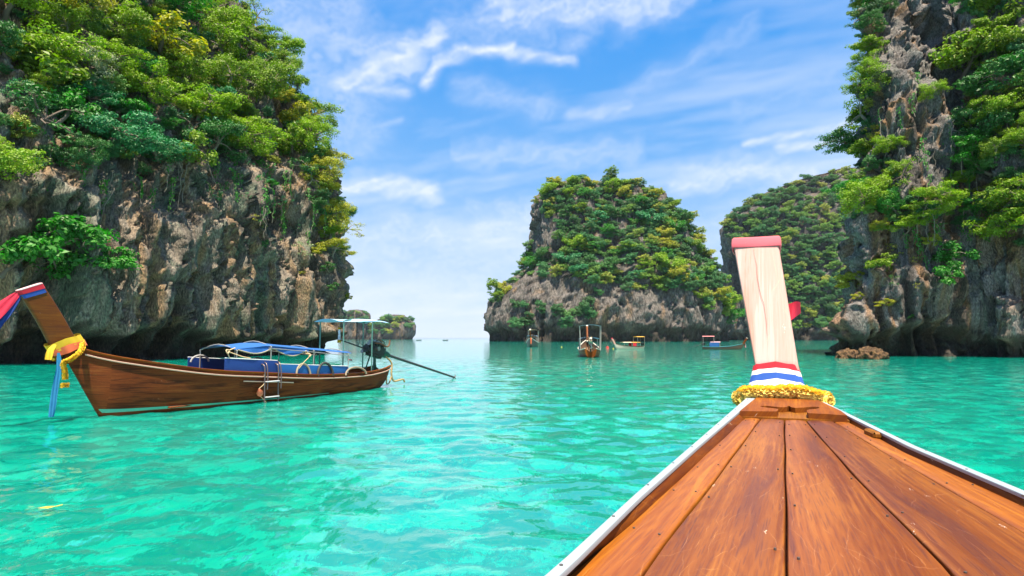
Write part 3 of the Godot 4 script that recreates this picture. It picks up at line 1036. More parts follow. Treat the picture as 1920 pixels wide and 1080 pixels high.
func wood(f: Face, called: String, label: String, poly: Array, count: int, spacing: float, sizes: Vector2, sd: int, more := [], more_n := 0) -> void:
	var tn := noise(sd, 1.0 / 30.0, 2)
	var at_ := []
	var lo := Vector2(1e9, 1e9)
	var hi := -lo
	for q: Vector2 in poly:
		lo = lo.min(q)
		hi = hi.max(q)
	for tries in count * 12:
		if at_.size() >= count: break
		var x := rng.randf_range(lo.x, hi.x)
		var y := rng.randf_range(lo.y, hi.y)
		if not inside(poly, x, y): continue
		var k := hit(f, x, y)
		if k < 0: continue
		var ok := true
		for q: Array in at_:
			if f.v[k].distance_squared_to(q[0]) < spacing * spacing:
				ok = false
				break
		if ok: at_.append([f.v[k], tn.get_noise_2d(x, y) + rng.randf_range(-0.4, 0.4)])
	for tries in more_n * 4:
		if more_n == 0: break
		var x := rng.randf_range(more[0].x, more[2].x)
		var k := hit(f, x, rng.randf_range(more[1].y, more[3].y))
		if k >= 0 and tries % 4 == 0: at_.append([f.v[k], rng.randf_range(-0.6, 0.1)])
	var mm := MultiMesh.new()
	mm.transform_format = MultiMesh.TRANSFORM_3D
	mm.use_colors = true
	mm.mesh = crowns["dense0"][0]
	mm.instance_count = at_.size()
	for k in at_.size():
		var s := rng.randf_range(sizes.x, sizes.y)
		mm.set_instance_transform(k, Transform3D(Basis(Vector3.UP, rng.randf() * TAU).scaled(Vector3(s, s * rng.randf_range(0.8, 1.15), s)), at_[k][0] - Vector3.UP * s * 0.3))
		var t: float = at_[k][1]
		mm.set_instance_color(k, Color(0.05, 0.15, 0.045).lerp(Color(0.06, 0.22, 0.07), smooth(-0.5, -0.1, t)).lerp(Color(0.16, 0.31, 0.04), smooth(-0.05, 0.3, t)).lerp(Color(0.34, 0.38, 0.05), smooth(0.4, 0.65, t)))
	var m := mat("forest", Color.WHITE, 0.6)
	m.vertex_color_use_as_albedo = true
	m.backlight_enabled = true
	m.backlight = Color(0.5, 0.5, 0.3)
	var o := MultiMeshInstance3D.new()
	o.name = numbered(called)
	o.multimesh = mm
	o.material_override = m
	add_child(o)
	stuff(tag(o, label, "forest"))


# ---------- wood and cloth ----------
func wood_texture(sd: int, w: int, h: int, pal: Array, stains: float, scratches: int, grain := 1.0) -> ImageTexture:
	# figured timber: u runs across the board, v along it
	var field := noise(sd, 1.0, 3)
	var pore := noise(sd + 1, 1.0, 2)
	var stain := noise(sd + 2, 1.0, 4)
	var data := PackedByteArray()
	data.resize(w * h * 3)
	for y in h:
		var v := float(y) / h * 3.3
		for x in w:
			var u := float(x) / w * 0.5
			var f := field.get_noise_2d(u * 4.6, v * 0.4)
			var ring := 0.5 + 0.5 * sin(f * 46.0)
			var p := pore.get_noise_2d(u * 210.0, v * 5.0)
			var p2 := pore.get_noise_2d(u * 75.0 + f * 2.0 + 30.0, v * 0.7)
			var s := stain.get_noise_2d(u * 9.0 + 40.0 + f * 0.8, v * 0.45)
			var t := clampf(0.5 + (f * 0.5 + (ring - 0.5) * 0.22 + p * 0.28 + p2 * 0.4) * grain, 0, 1)
			var c: Color = (pal[0] as Color).lerp(pal[1], t)
			c = c.lerp(pal[2], smooth(0.12, 0.5, s + p * 0.12 + (ring - 0.5) * 0.12 + p2 * 0.3) * stains)
			c = c.lerp(pal[3], smooth(0.2, 0.5, -s + f * 0.3 + p2 * 0.3) * 0.5)
			c = c.lerp(pal[2], smooth(0.2, 0.55, p) * 0.45 * grain)
			c = c.linear_to_srgb()
			var o := (y * w + x) * 3
			data[o] = int(clampf(c.r, 0, 1) * 255); data[o + 1] = int(clampf(c.g, 0, 1) * 255); data[o + 2] = int(clampf(c.b, 0, 1) * 255)
	var im := Image.create_from_data(w, h, false, Image.FORMAT_RGB8, data)
	var r := RandomNumberGenerator.new()
	r.seed = sd
	for k in scratches:
		# worn hairline scratches and chips of dried white paint
		var q := Vector2(r.randf() * w, r.randf() * h)
		var ang := r.randfn(PI / 2, 0.5)
		var n := r.randi_range(8, 70)
		var al := r.randf_range(0.06, 0.32)
		if r.randf() < 0.05:
			for b in r.randi_range(4, 22):
				var g := q + Vector2(r.randfn() * 2.0, r.randfn() * 2.5)
				im.set_pixel(posmod(int(g.x), w), posmod(int(g.y), h), Color(0.85, 0.8, 0.76))
			continue
		for j in n:
			ang += r.randfn(0, 0.09)
			q += Vector2(cos(ang), sin(ang))
			var xx := posmod(int(q.x), w)
			var yy := posmod(int(q.y), h)
			im.set_pixel(xx, yy, im.get_pixel(xx, yy).lerp(Color(0.93, 0.78, 0.62), al * (1.0 - absf(2.0 * j / n - 1.0) * 0.7)))
	return ImageTexture.create_from_image(im)

func wood_mat(key: String, tex: Texture2D, rough := 0.5, offset := Vector3.ZERO, tint := Color.WHITE, coat := 0.0) -> StandardMaterial3D:
	if mats.has(key): return mats[key]
	var m := mat(key, tint, rough)
	m.albedo_texture = tex
	m.uv1_scale = Vector3(2.0, 0.3, 1)
	m.uv1_offset = offset
	m.heightmap_enabled = true
	m.heightmap_texture = tex
	m.heightmap_scale = 0.12
	m.metallic_specular = 0.25
	if coat > 0:
		m.clearcoat_enabled = true
		m.clearcoat = coat
		m.clearcoat_roughness = 0.3
	return m

func cloth_mat(key: String, c: Color) -> StandardMaterial3D:
	var m := mat(key, c, 0.85)
	m.rim_enabled = true
	m.rim = 0.1
	m.backlight_enabled = true
	m.backlight = Color(c.r, c.g, c.b) * 0.5
	return m

var teak: ImageTexture
var teak_worn: ImageTexture
var dark_wood: ImageTexture
var pale_wood: ImageTexture

func build_textures() -> void:
	teak = wood_texture(801, 512, 1024, [Color(0.15, 0.037, 0.005), Color(0.26, 0.083, 0.008), Color(0.07, 0.017, 0.012), Color(0.29, 0.105, 0.011)], 0.42, 200)
	teak_worn = wood_texture(821, 512, 1024, [Color(0.12, 0.029, 0.005), Color(0.235, 0.072, 0.008), Color(0.05, 0.013, 0.015), Color(0.27, 0.095, 0.011)], 0.55, 520)
	dark_wood = wood_texture(841, 256, 512, [Color(0.15, 0.045, 0.014), Color(0.26, 0.085, 0.026), Color(0.06, 0.022, 0.012), Color(0.30, 0.12, 0.035)], 0.9, 120)
	pale_wood = wood_texture(861, 256, 512, [Color(0.47, 0.25, 0.21), Color(0.55, 0.36, 0.33), Color(0.42, 0.18, 0.12), Color(0.58, 0.43, 0.41)], 0.55, 150, 0.45)

# flowers strung along a line
func flower_string(pts: Array, radius: float, size: float, count: int, sd: int) -> MB:
	var r := RandomNumberGenerator.new()
	r.seed = sd
	var mb := MB.new()
	mb.tube(pts, radius * 0.75, 7)
	for k in count:
		var t := r.randf() * (pts.size() - 1)
		var i := int(t)
		var p: Vector3 = (pts[i] as Vector3).lerp(pts[i + 1], t - i)
		var d: Vector3 = (pts[i + 1] - pts[i]).normalized()
		var o := Vector3(r.randfn(), r.randfn(), r.randfn())
		o = (o - d * o.dot(d)).normalized()
		var al := (o + d * r.randfn() * 0.6 + Vector3(r.randfn(), r.randfn(), r.randfn()) * 0.3).normalized()
		leaf(mb, p + o * radius * r.randf_range(0.75, 1.1), al.cross(d).normalized().lerp(o, 0.5).normalized(), al, size * r.randf_range(0.7, 1.3), size * 0.8, Color.WHITE)
	return mb

# a thin band of cloth between two edges
func band(top: Array, low: Array, thick := 0.004) -> MB:
	var mb := MB.new()
	mb.sheet([low, top])
	var a := []
	var b := []
	for k in top.size():
		var nn := mb.n[k] * thick
		a.append(low[k] - nn)
		b.append(top[k] - nn)
	mb.sheet([a, b], false, true)
	return mb


# ---------- the boat the picture is taken from: x to the right, y up, -z towards the bow ----------
func fp(lat: float, y: float, dist: float) -> Vector3:
	return Vector3(lat, y, -dist)

func along(p: Array, d: float) -> float:
	# value at distance d, carried on past both ends
	var n := p.size()
	for k in n - 1:
		if d <= p[k + 1][0] or k == n - 2:
			var t: float = (d - p[k][0]) / (p[k + 1][0] - p[k][0])
			return lerpf(p[k][1], p[k + 1][1], t)
	return p[0][1]

func prism(mb: MB, outline: PackedVector2Array, y0: float, y1: float, uvo := Vector2.ZERO) -> void:
	# outline in (lat, dist), clockwise or not
	if Geometry2D.is_polygon_clockwise(outline): outline.reverse()
	var idx := Geometry2D.triangulate_polygon(outline)
	var top := mb.v.size()
	for q in outline: mb.vert(fp(q.x, y1, q.y), Vector3.UP, q + uvo)
	for k in range(0, idx.size(), 3):
		var a := outline[idx[k]]; var b := outline[idx[k + 1]]; var c := outline[idx[k + 2]]
		if (b - a).cross(c - a) > 0: mb.i.append_array(PackedInt32Array([top + idx[k], top + idx[k + 2], top + idx[k + 1]]))
		else: mb.i.append_array(PackedInt32Array([top + idx[k], top + idx[k + 1], top + idx[k + 2]]))
	for k in outline.size():
		var a := outline[k]
		var b := outline[(k + 1) % outline.size()]
		mb.quad(fp(a.x, y1, a.y), fp(a.x, y0, a.y), fp(b.x, y0, b.y), fp(b.x, y1, b.y), Color.WHITE, [a + uvo, a + uvo + Vector2(0.03, 0), b + uvo + Vector2(0.03, 0), b + uvo])

func build_own_boat() -> void:
	var boat := thing("longtail_bow", "varnished wooden bow deck of the longtail boat in the foreground", "boat")
	boat.rotation.y = -deg_to_rad(24.469)
	var edge_l := [[-2.5, -0.60], [-0.5, -0.50], [1.114, -0.383], [1.45, -0.348], [3.483, -0.208], [3.75, -0.19]]
	var s1 := [[-2.5, -0.42], [1.327, -0.249], [2.118, -0.199], [3.569, -0.119], [3.7, -0.112]]
	var s2 := [[-2.5, -0.012], [1.275, -0.004], [3.652, 0.006]]
	var s3 := [[-2.5, 0.47], [1.446, 0.283], [2.285, 0.206], [3.63, 0.115]]
	var s4 := [[-2.5, 0.88], [1.771, 0.499], [2.701, 0.368], [2.898, 0.343], [3.646, 0.25]]
	var edge_r := [[-2.5, 1.02], [0.0, 0.90], [1.2, 0.735], [2.046, 0.583], [2.79, 0.44], [3.722, 0.319]]
	var seams := [edge_l, s1, s2, s3, s4, edge_r]
	var looks := [[teak, -0.2, 1.0], [teak_worn, -0.18, 1.0], [teak_worn, 1.2, -1.0], [teak_worn, -0.14, -1.0], [teak, 1.22, -1.0]]
	var r := RandomNumberGenerator.new()
	r.seed = 5
	for k in 5:
		var mb := MB.new()
		var rows_top := []
		var gap := [0.002, 0.002, 0.0022, 0.0022, 0.004][k] as float
		var prev := []
		var d := -2.4
		var lift := r.randf_range(-0.001, 0.001)
		while d <= 3.66:
			var wob := 0.0012 * sin(d * 7.0 + k)
			var x0 := along(seams[k], d) + gap + wob
			var x1 := along(seams[k + 1], d) - gap + wob
			var row := []
			var crown := 0.006
			for j in 9:
				var t := j / 8.0
				var y := 1.55 + lift + crown * (1.0 - pow(2 * t - 1, 2)) - (0.004 if j == 0 or j == 8 else 0.0)
				var tt := t
				if j == 1: tt = 0.004 / (x1 - x0) + 0.0
				if j == 7: tt = 1.0 - 0.004 / (x1 - x0)
				row.append(fp(lerpf(x0, x1, tt), y, d))
			row.push_front(fp(x0, 1.515, d))
			row.append(fp(x1, 1.515, d))
			rows_top.append(row)
			d += 0.11
		mb.sheet(rows_top)
		# board coordinates for the grain
		for q in mb.v.size():
			mb.u[q] = Vector2(mb.v[q].x - (along(seams[k], -mb.v[q].z) + along(seams[k + 1], -mb.v[q].z)) * 0.5, -mb.v[q].z)
		var front: Array = rows_top[-1]
		for q in front.size() - 1:
			mb.quad(front[q + 1], front[q], Vector3(front[q].x, 1.515, front[q].z), Vector3(front[q + 1].x, 1.515, front[q + 1].z))
		var pm := wood_mat("plank_%d" % k, looks[k][0], 0.42, Vector3(0.5, looks[k][1], 0))
		pm.uv1_scale = Vector3(1.6 * (-1.0 if k > 2 else 1.0), 0.3 * signf(0.5 - float(looks[k][1])), 1)
		pm.metallic_specular = 0.4
		pm.albedo_color = [Color(1.22, 1.25, 1.15), Color(1.05, 1.08, 1.1), Color(0.98, 0.95, 1.1), Color(0.86, 0.84, 1.0), Color(1.25, 1.3, 1.15)][k].linear_to_srgb()
		var plank := put("plank", mb.mesh(), pm, boat)
		# nails along the board's edges
		var nb := MB.new()
		for side in 2:
			for q in 7:
				var dd := 0.95 + q * 0.42 + r.randf_range(-0.05, 0.05)
				if dd > 3.55 or r.randf() < 0.25: continue
				var xx := along(seams[k + side], dd) + (0.022 if side == 0 else -0.022)
				nb.tube([fp(xx, 1.552, dd), fp(xx, 1.5572, dd)], 0.003, 7)
		stuff(put("nails", nb.mesh(), mat("nail_steel", Color(0.12, 0.10, 0.09), 0.5, 0.5), plank))
	var ub := MB.new()
	var urow := []
	for k in 20:
		var dd := -2.4 + k * 0.32
		urow.append([fp(along(edge_l, minf(dd, 3.9)) - 0.02, 1.512, dd), fp(along(edge_r, minf(dd, 3.9)) + 0.02, 1.512, dd)])
	ub.sheet(urow)
	put("under_deck", ub.mesh(), wood_mat("inside_wood", dark_wood, 0.6, Vector3(0.3, 0, 0), Color(1.0, 0.9, 0.9)), boat)
	# the pale strip and the carved breast board
	var mb := MB.new()
	prism(mb, PackedVector2Array([Vector2(-0.215, 3.60), Vector2(0.325, 3.66), Vector2(0.305, 3.95), Vector2(-0.19, 3.95)]), 1.52, 1.562)
	put("cross_strip", mb.mesh(), wood_mat("new_wood", teak, 0.5, Vector3(0.4, 0.45, 0), Color(1.0, 1.25, 1.1)), boat)
	mb = MB.new()
	var o := [-0.222, 3.6, -0.14, 3.63, -0.03, 3.67, -0.026, 3.72, -0.024, 3.80, -0.05, 3.83, -0.085, 3.845, -0.112, 3.87, -0.125, 3.905, -0.115, 3.935, -0.09, 3.945, -0.06, 3.925, -0.03, 3.905, 0.0, 3.90, 0.022, 3.93, 0.036, 4.01, 0.046, 3.93, 0.068, 3.90, 0.10, 3.925, 0.135, 3.97, 0.165, 4.01, 0.195, 4.005, 0.20, 3.96, 0.175, 3.89, 0.14, 3.85, 0.125, 3.80, 0.122, 3.70, 0.128, 3.655, 0.22, 3.655, 0.312, 3.63, 0.30, 3.85, 0.245, 4.25, 0.175, 4.78, 0.09, 4.80, -0.08, 4.76, -0.148, 4.66, -0.19, 4.1]
	prism(mb, PackedVector2Array(V(o)), 1.552, 1.592)
	put("breast_board", mb.mesh(), wood_mat("breast_wood", teak, 0.6, Vector3(0.5, -0.5, 0)), boat)
	# rails: a brown upstand with a painted cap, and a hull under them
	var out_l := [[-2.5, -0.72], [0.0, -0.50], [1.03, -0.395], [1.61, -0.374], [2.48, -0.333], [4.65, -0.238]]
	var in_l := [[-2.5, -0.66], [0.0, -0.455], [1.03, -0.364], [1.566, -0.348], [2.39, -0.302], [4.6, -0.164]]
	var in_r := [[-2.5, 1.02], [0.0, 0.88], [1.2, 0.715], [1.994, 0.567], [2.8, 0.436], [3.6, 0.33], [4.85, 0.182]]
	var out_r := [[-2.5, 1.10], [0.0, 0.93], [1.2, 0.755], [2.05, 0.597], [3.5, 0.428], [4.95, 0.284]]
	for side in 2:
		var inn: Array = in_l if side == 0 else in_r
		var out: Array = out_l if side == 0 else out_r
		var ed: Array = edge_l if side == 0 else edge_r
		var top := 1.587 if side == 0 else 1.58
		var cap := []
		var up := []
		var hull := []
		var d := -2.4
		var end := 4.62 if side == 0 else 4.86
		while d < end:
			var a := along(inn, d)
			var b := lerpf(a, along(out, d), 0.78 if side == 0 else 0.6)
			var e := along(ed, d)
			if side == 1:
				a = e + 0.004
				b = a + 0.03
			if d > 3.7: e = a
			var sg := -1.0 if side == 0 else 1.0
			cap.append([fp(a, top - 0.012, d), fp(a, top - 0.002, d), fp(a + sg * 0.003, top, d), fp(b - sg * 0.003, top, d), fp(b, top - 0.002, d), fp(b, top - 0.010, d)])
			up.append([fp(e, 1.53, d), fp(e, 1.548, d), fp(a + sg * 0.004, top - 0.01, d), fp(a + sg * 0.012, top - 0.006, d)])
			var kd := smooth(5.2, 0.0, d)
			hull.append([fp(b - sg * 0.004, top - 0.006, d), fp(b - sg * 0.01, top - 0.10, d), fp(b * 0.92 + 0.005, 1.15, d), fp(b * 0.74 + 0.01, 0.6, d * 0.97), fp(b * 0.45 + 0.02, 0.05, minf(d, 4.0)), fp(0.04, -0.4 + 0.0 * kd, minf(d, 3.7))])
			d += 0.1
		var cm := MB.new()
		cm.sheet(cap, false, side == 0)
		put("rail_cap", cm.mesh(), mat("rail_paint", Color(0.27, 0.33, 0.37), 0.45), boat)
		var um := MB.new()
		um.sheet(up, false, side == 0)
		for q in um.v.size(): um.u[q] = Vector2(um.v[q].y + um.v[q].x * 0.3, -um.v[q].z)
		put("upstand", um.mesh(), wood_mat("upstand_wood", teak_worn, 0.6, Vector3(0.2, 0.5, 0), Color(0.85, 0.8, 0.7)), boat)
		var hm := MB.new()
		hm.sheet(hull, false, side == 0)
		for q in hm.v.size(): hm.u[q] = Vector2(hm.v[q].y, -hm.v[q].z)
		put("hull_side", hm.mesh(), wood_mat("own_hull", dark_wood, 0.5, Vector3.ZERO), boat)
		var rv := MB.new()
		for q in 12:
			var dd := 1.05 + q * 0.33
			if dd > end - 0.1: continue
			var xx := (along(inn, dd) + along(out, dd)) * 0.5
			rv.tube([fp(xx, top - 0.002, dd), fp(xx, top + 0.0018, dd)], 0.0038, 7)
		stuff(put("rivets", rv.mesh(), mat("nail_steel", Color(0.12, 0.10, 0.09), 0.5, 0.5), boat))
	mb = MB.new()
	mb.box(Transform3D(Basis(Vector3.UP, 0.2), fp(0.372, 1.566, 3.18)), Vector3(0.035, 0.03, 0.13), 0.008)
	put("rail_chock", mb.mesh(), wood_mat("new_wood", teak), boat)
	# stem post: outline of its after face, thickness runs forward
	mb = MB.new()
	var face := [[1.40, -0.17, 0.12, 4.62], [1.66, -0.165, 0.135, 4.62], [1.816, -0.172, 0.112, 4.62], [1.95, -0.192, 0.098, 4.67], [2.18, -0.227, 0.074, 4.755], [2.45, -0.268, 0.046, 4.857], [2.70, -0.306, 0.020, 4.95], [2.78, -0.318, 0.012, 4.98]]
	var rings := []
	for q: Array in face:
		var th := 0.11
		var ring := []
		var c := 0.012
		for e: Array in [[q[1] + c, 0.0], [q[1] * 0.5 + q[2] * 0.5, -0.006], [q[2] - c, 0.0], [q[2], c], [q[2], th - c], [q[2] - c, th], [q[1] + c, th], [q[1], th - c], [q[1], c], [q[1] + c, 0.0]]:
			ring.append(fp(e[0], q[0] - e[1] * 0.35, q[3] + e[1]))
		rings.append(ring)
	var fine := []
	for k in rings.size() - 1:
		for j in 4:
			var row := []
			for e in rings[k].size(): row.append((rings[k][e] as Vector3).lerp(rings[k + 1][e], j / 4.0))
			fine.append(row)
	fine.append(rings[-1])
	mb.sheet(fine, true)
	for q in mb.v.size(): mb.u[q] = Vector2((mb.v[q].x + mb.v[q].y * 0.15 + mb.v[q].z * 0.4) * 0.8 + 1.0, mb.v[q].y * 0.9 - 1.2)
	put("stem_post", mb.mesh(), wood_mat("stem_wood", pale_wood, 0.6), boat)
	# cracks that run down the post
	mb = MB.new()
	var cr := []
	for k in 15:
		var t := k / 14.0
		var y := lerpf(2.70, 2.02, t)
		var lx := lerpf(-0.17, -0.075, t) + 0.006 * sin(t * 11.0) + (0.004 if k % 3 == 0 else 0.0)
		cr.append(fp(lx, y, lerpf(4.94, 4.682, t) - 0.0045))
	var half := []
	for k in 15: half.append(0.0004 + 0.0009 * sin(PI * k / 14.0))
	mb.tube(cr, half, 5)
	put("post_crack", mb.mesh(), mat("crack", Color(0.06, 0.035, 0.02), 0.9), boat)
	# pink cap on the post
	mb = MB.new()
	var capr := []
	for q: Array in [[2.715, 0.0], [2.72, 0.012], [2.75, 0.016], [2.785, 0.014], [2.80, 0.0], [2.803, -0.05]]:
		var ring := []
		for e: Array in [[-0.31, -0.004], [-0.14, -0.006], [0.02, -0.004], [0.024, 0.05], [0.02, 0.12], [-0.15, 0.124], [-0.31, 0.12], [-0.318, 0.05], [-0.31, -0.004]]:
			var cx := -0.146
			var lx: float = cx + (e[0] - cx) * (1.0 + q[1] * 5.0)
			var dz: float = 4.955 + (q[0] - 2.715) * 0.35 + 0.058 + (e[1] - 0.058) * (1.0 + q[1] * 8.0)
			ring.append(fp(lx, q[0] - (e[1] - 0.0) * 0.35 + (0.006 if e[0] < -0.2 else 0.0), dz))
		capr.append(ring)
	mb.sheet(capr, true)
	put("post_cap", mb.mesh(), cloth_mat("pink_cloth", Color(0.55, 0.10, 0.13)), boat)
	# tricolour sash round the foot of the post
	var sash := thing("sash", "red, white and blue sash wrapped round the foot of the stem post", "sash")
	sash.rotation.y = boat.rotation.y
	var cols := [["red_cloth", Color(0.50, 0.012, 0.03), 1.815, 1.772], ["white_cloth", Color(0.78, 0.78, 0.80), 1.772, 1.738], ["blue_cloth", Color(0.02, 0.09, 0.42), 1.738, 1.690], ["white_cloth", Color(0.78, 0.78, 0.80), 1.690, 1.64], ["red_cloth", Color(0.50, 0.012, 0.03), 1.64, 1.60]]
	for q: Array in cols:
		var tp := []
		var lw := []
		for k in 25:
			var a := TAU * k / 24.0
			for e in 2:
				var y: float = q[2 + e]
				var grow := (1.815 - y) * 0.26 + 0.006
				var lx := -0.035 + (0.145 + grow) * signf(sin(a)) * pow(absf(sin(a)), 0.5)
				var dz := 4.68 - (0.068 + grow * 0.8) * signf(cos(a)) * pow(absf(cos(a)), 0.6)
				var p := fp(lx, y - 0.02 * absf(lx + 0.035) / 0.15 - (dz - 4.68) * 0.3 + 0.003 * sin(a * 9.0 + y * 60.0), dz)
				(tp if e == 0 else lw).append(p)
		put(q[0].replace("_cloth", "_band"), band(tp, lw).mesh(), cloth_mat(q[0], q[1]), sash)
	# marigold garland
	var gp := []
	for k in 29:
		var a := lerpf(-2.05, 2.05, k / 28.0)
		gp.append(fp(-0.005 + 0.275 * sin(a) * 1.02, 1.635 - 0.07 * pow(absf(sin(a * 0.72)), 3.0) + 0.008 * sin(a * 5.0), 4.60 - 0.09 * cos(a) - 0.30 * pow(absf(a / 2.05), 2.2) + (0.12 if absf(a) > 1.2 else 0.0)))
	var gar := flower_string(gp, 0.038, 0.027, 3400, 61)
	var g := put("flower_garland", gar.mesh(), cloth_mat("marigold", Color(0.90, 0.66, 0.14)))
	g.rotation.y = boat.rotation.y
	tag(g, "thick yellow flower garland round the foot of the foreground stem post", "garland")
	# ribbon end that shows behind the post
	var rt := []
	var rl := []
	for k in 9:
		var t := k / 8.0
		rt.append(fp(0.0 + t * 0.15, 2.30 - t * 0.045 - 0.02 * sin(t * 5.0), 4.93 + 0.03 * sin(t * 6.0)))
		rl.append(fp(0.0 + t * 0.15, 2.10 + t * 0.085 - 0.01 * sin(t * 4.0), 4.90 + 0.04 * sin(t * 7.0 + 1.0)))
	var rib := put("ribbon", band(rt, rl).mesh(), cloth_mat("rose_cloth", Color(0.42, 0.006, 0.035)))
	rib.rotation.y = boat.rotation.y
	tag(rib, "short crimson ribbon end flying out from behind the pale foreground post", "ribbon")


# ---------- longtail boats: +x towards the bow, +z away from the near side ----------
# st: [x, height of the rail, half beam, depth of the keel]
func hull_rows(st: Array, inset := 0.0) -> Array:
	var rows := []
	for q: Array in st:
		var row := []
		var prof := [[1.0, 1.0], [0.86, 0.985], [0.6, 0.93], [0.35, 0.80], [0.15, 0.58], [0.04, 0.30], [0.0, 0.0]]
		for k in range(13):
			var e: Array = prof[k if k < 7 else 12 - k]
			var sg := -1.0 if k < 7 else 1.0
			var b: float = maxf(q[2] - inset, 0.01)
			row.append(Vector3(q[0] + (q[4] if q.size() > 4 else 0.0) * (1.0 - float(e[0])), lerpf(q[3] + inset, q[1], e[0]), sg * b * e[1]))
		rows.append(row)
	return rows

func refine(st: Array, per: int) -> Array:
	var out := []
	for k in st.size() - 1:
		for j in per:
			var t := float(j) / per
			var q := []
			for e in (st[0] as Array).size():
				q.append(cubic_interpolate(st[k][e], st[k + 1][e], st[maxi(k - 1, 0)][e], st[mini(k + 2, st.size() - 1)][e], t))
			out.append(q)
	out.append(st[-1])
	return out

func rail_line(st: Array, side: float, dy: float, dz: float) -> Array:
	var out := []
	for q: Array in st: out.append(Vector3(q[0], q[1] + dy, side * (q[2] + dz)))
	return out

func strip(mb: MB, line: Array, w: float, h: float) -> void:
	# square section swept along a line
	var rows := []
	for k in line.size():
		var d: Vector3 = (line[mini(k + 1, line.size() - 1)] - line[maxi(k - 1, 0)]).normalized()
		var s := d.cross(Vector3.UP).normalized() * w * 0.5
		var u := Vector3.UP * h * 0.5
		rows.append([line[k] - s - u, line[k] - s + u * 0.7, line[k] - s * 0.7 + u, line[k] + s * 0.7 + u, line[k] + s + u * 0.7, line[k] + s - u, line[k] - s - u])
	mb.sheet(rows, true)
	for e: int in [0, rows.size() - 1]:
		var q: Array = rows[e]
		if e == 0: mb.quad(q[0], q[1], q[4], q[5])
		else: mb.quad(q[5], q[4], q[1], q[0])

func uv_side(mb: MB) -> void:
	for q in mb.v.size(): mb.u[q] = Vector2(mb.v[q].y + absf(mb.v[q].z) * 0.2, mb.v[q].x)

func post_shape(foot: Array, top: Array, bend: float, thick: float) -> MB:
	# flat post between fore and after edges, [fore, after] at foot and top
	var mb := MB.new()
	var rows := []
	for k in 11:
		var t := k / 10.0
		var f: Vector3 = (foot[0] as Vector3).lerp(top[0], t)
		var a: Vector3 = (foot[1] as Vector3).lerp(top[1], t)
		var off := Vector3(-1, 0.3, 0) * bend * sin(PI * t)
		var w := (f - a) * 0.08
		var th := Vector3(0, 0, thick * 0.5)
		f += off
		a += off
		rows.append([a + w - th, f - w - th, f - th * 0.5, f + th * 0.5, f - w + th, a + w + th, a + th * 0.5, a - th * 0.5, a + w - th])
	mb.sheet(rows, true, true)
	var q: Array = rows[-1]
	var c := Vector3.ZERO
	for k in 8: c += q[k] / 8.0
	for k in 8: mb.tri(c, q[k + 1], q[k])
	uv_side(mb)
	return mb

func flag(called: String, pts: Array, widths: Array, side: Vector3, m: Material, ripple := 0.03) -> MB:
	# hanging cloth: a line of points, a width at each, folds across
	var rows := []
	for k in pts.size():
		var row := []
		for j in 9:
			var t := j / 8.0 - 0.5
			var d: Vector3 = (pts[mini(k + 1, pts.size() - 1)] - pts[maxi(k - 1, 0)]).normalized()
			var nn := d.cross(side).normalized()
			row.append(pts[k] + side * t * widths[k] + nn * ripple * sin(t * 13.0 + k * 0.7) * (0.3 + 0.7 * k / pts.size()))
		rows.append(row)
	var mb := MB.new()
	mb.sheet(rows)
	var back := []
	for r: Array in rows:
		var row := []
		for p: Vector3 in r: row.append(p + Vector3(0.002, 0.0, 0.003))
		back.append(row)
	mb.sheet(back, false, true)
	return mb

func ride(o: Node3D, on: Node3D) -> Node3D:
	o.transform = on.transform
	return o

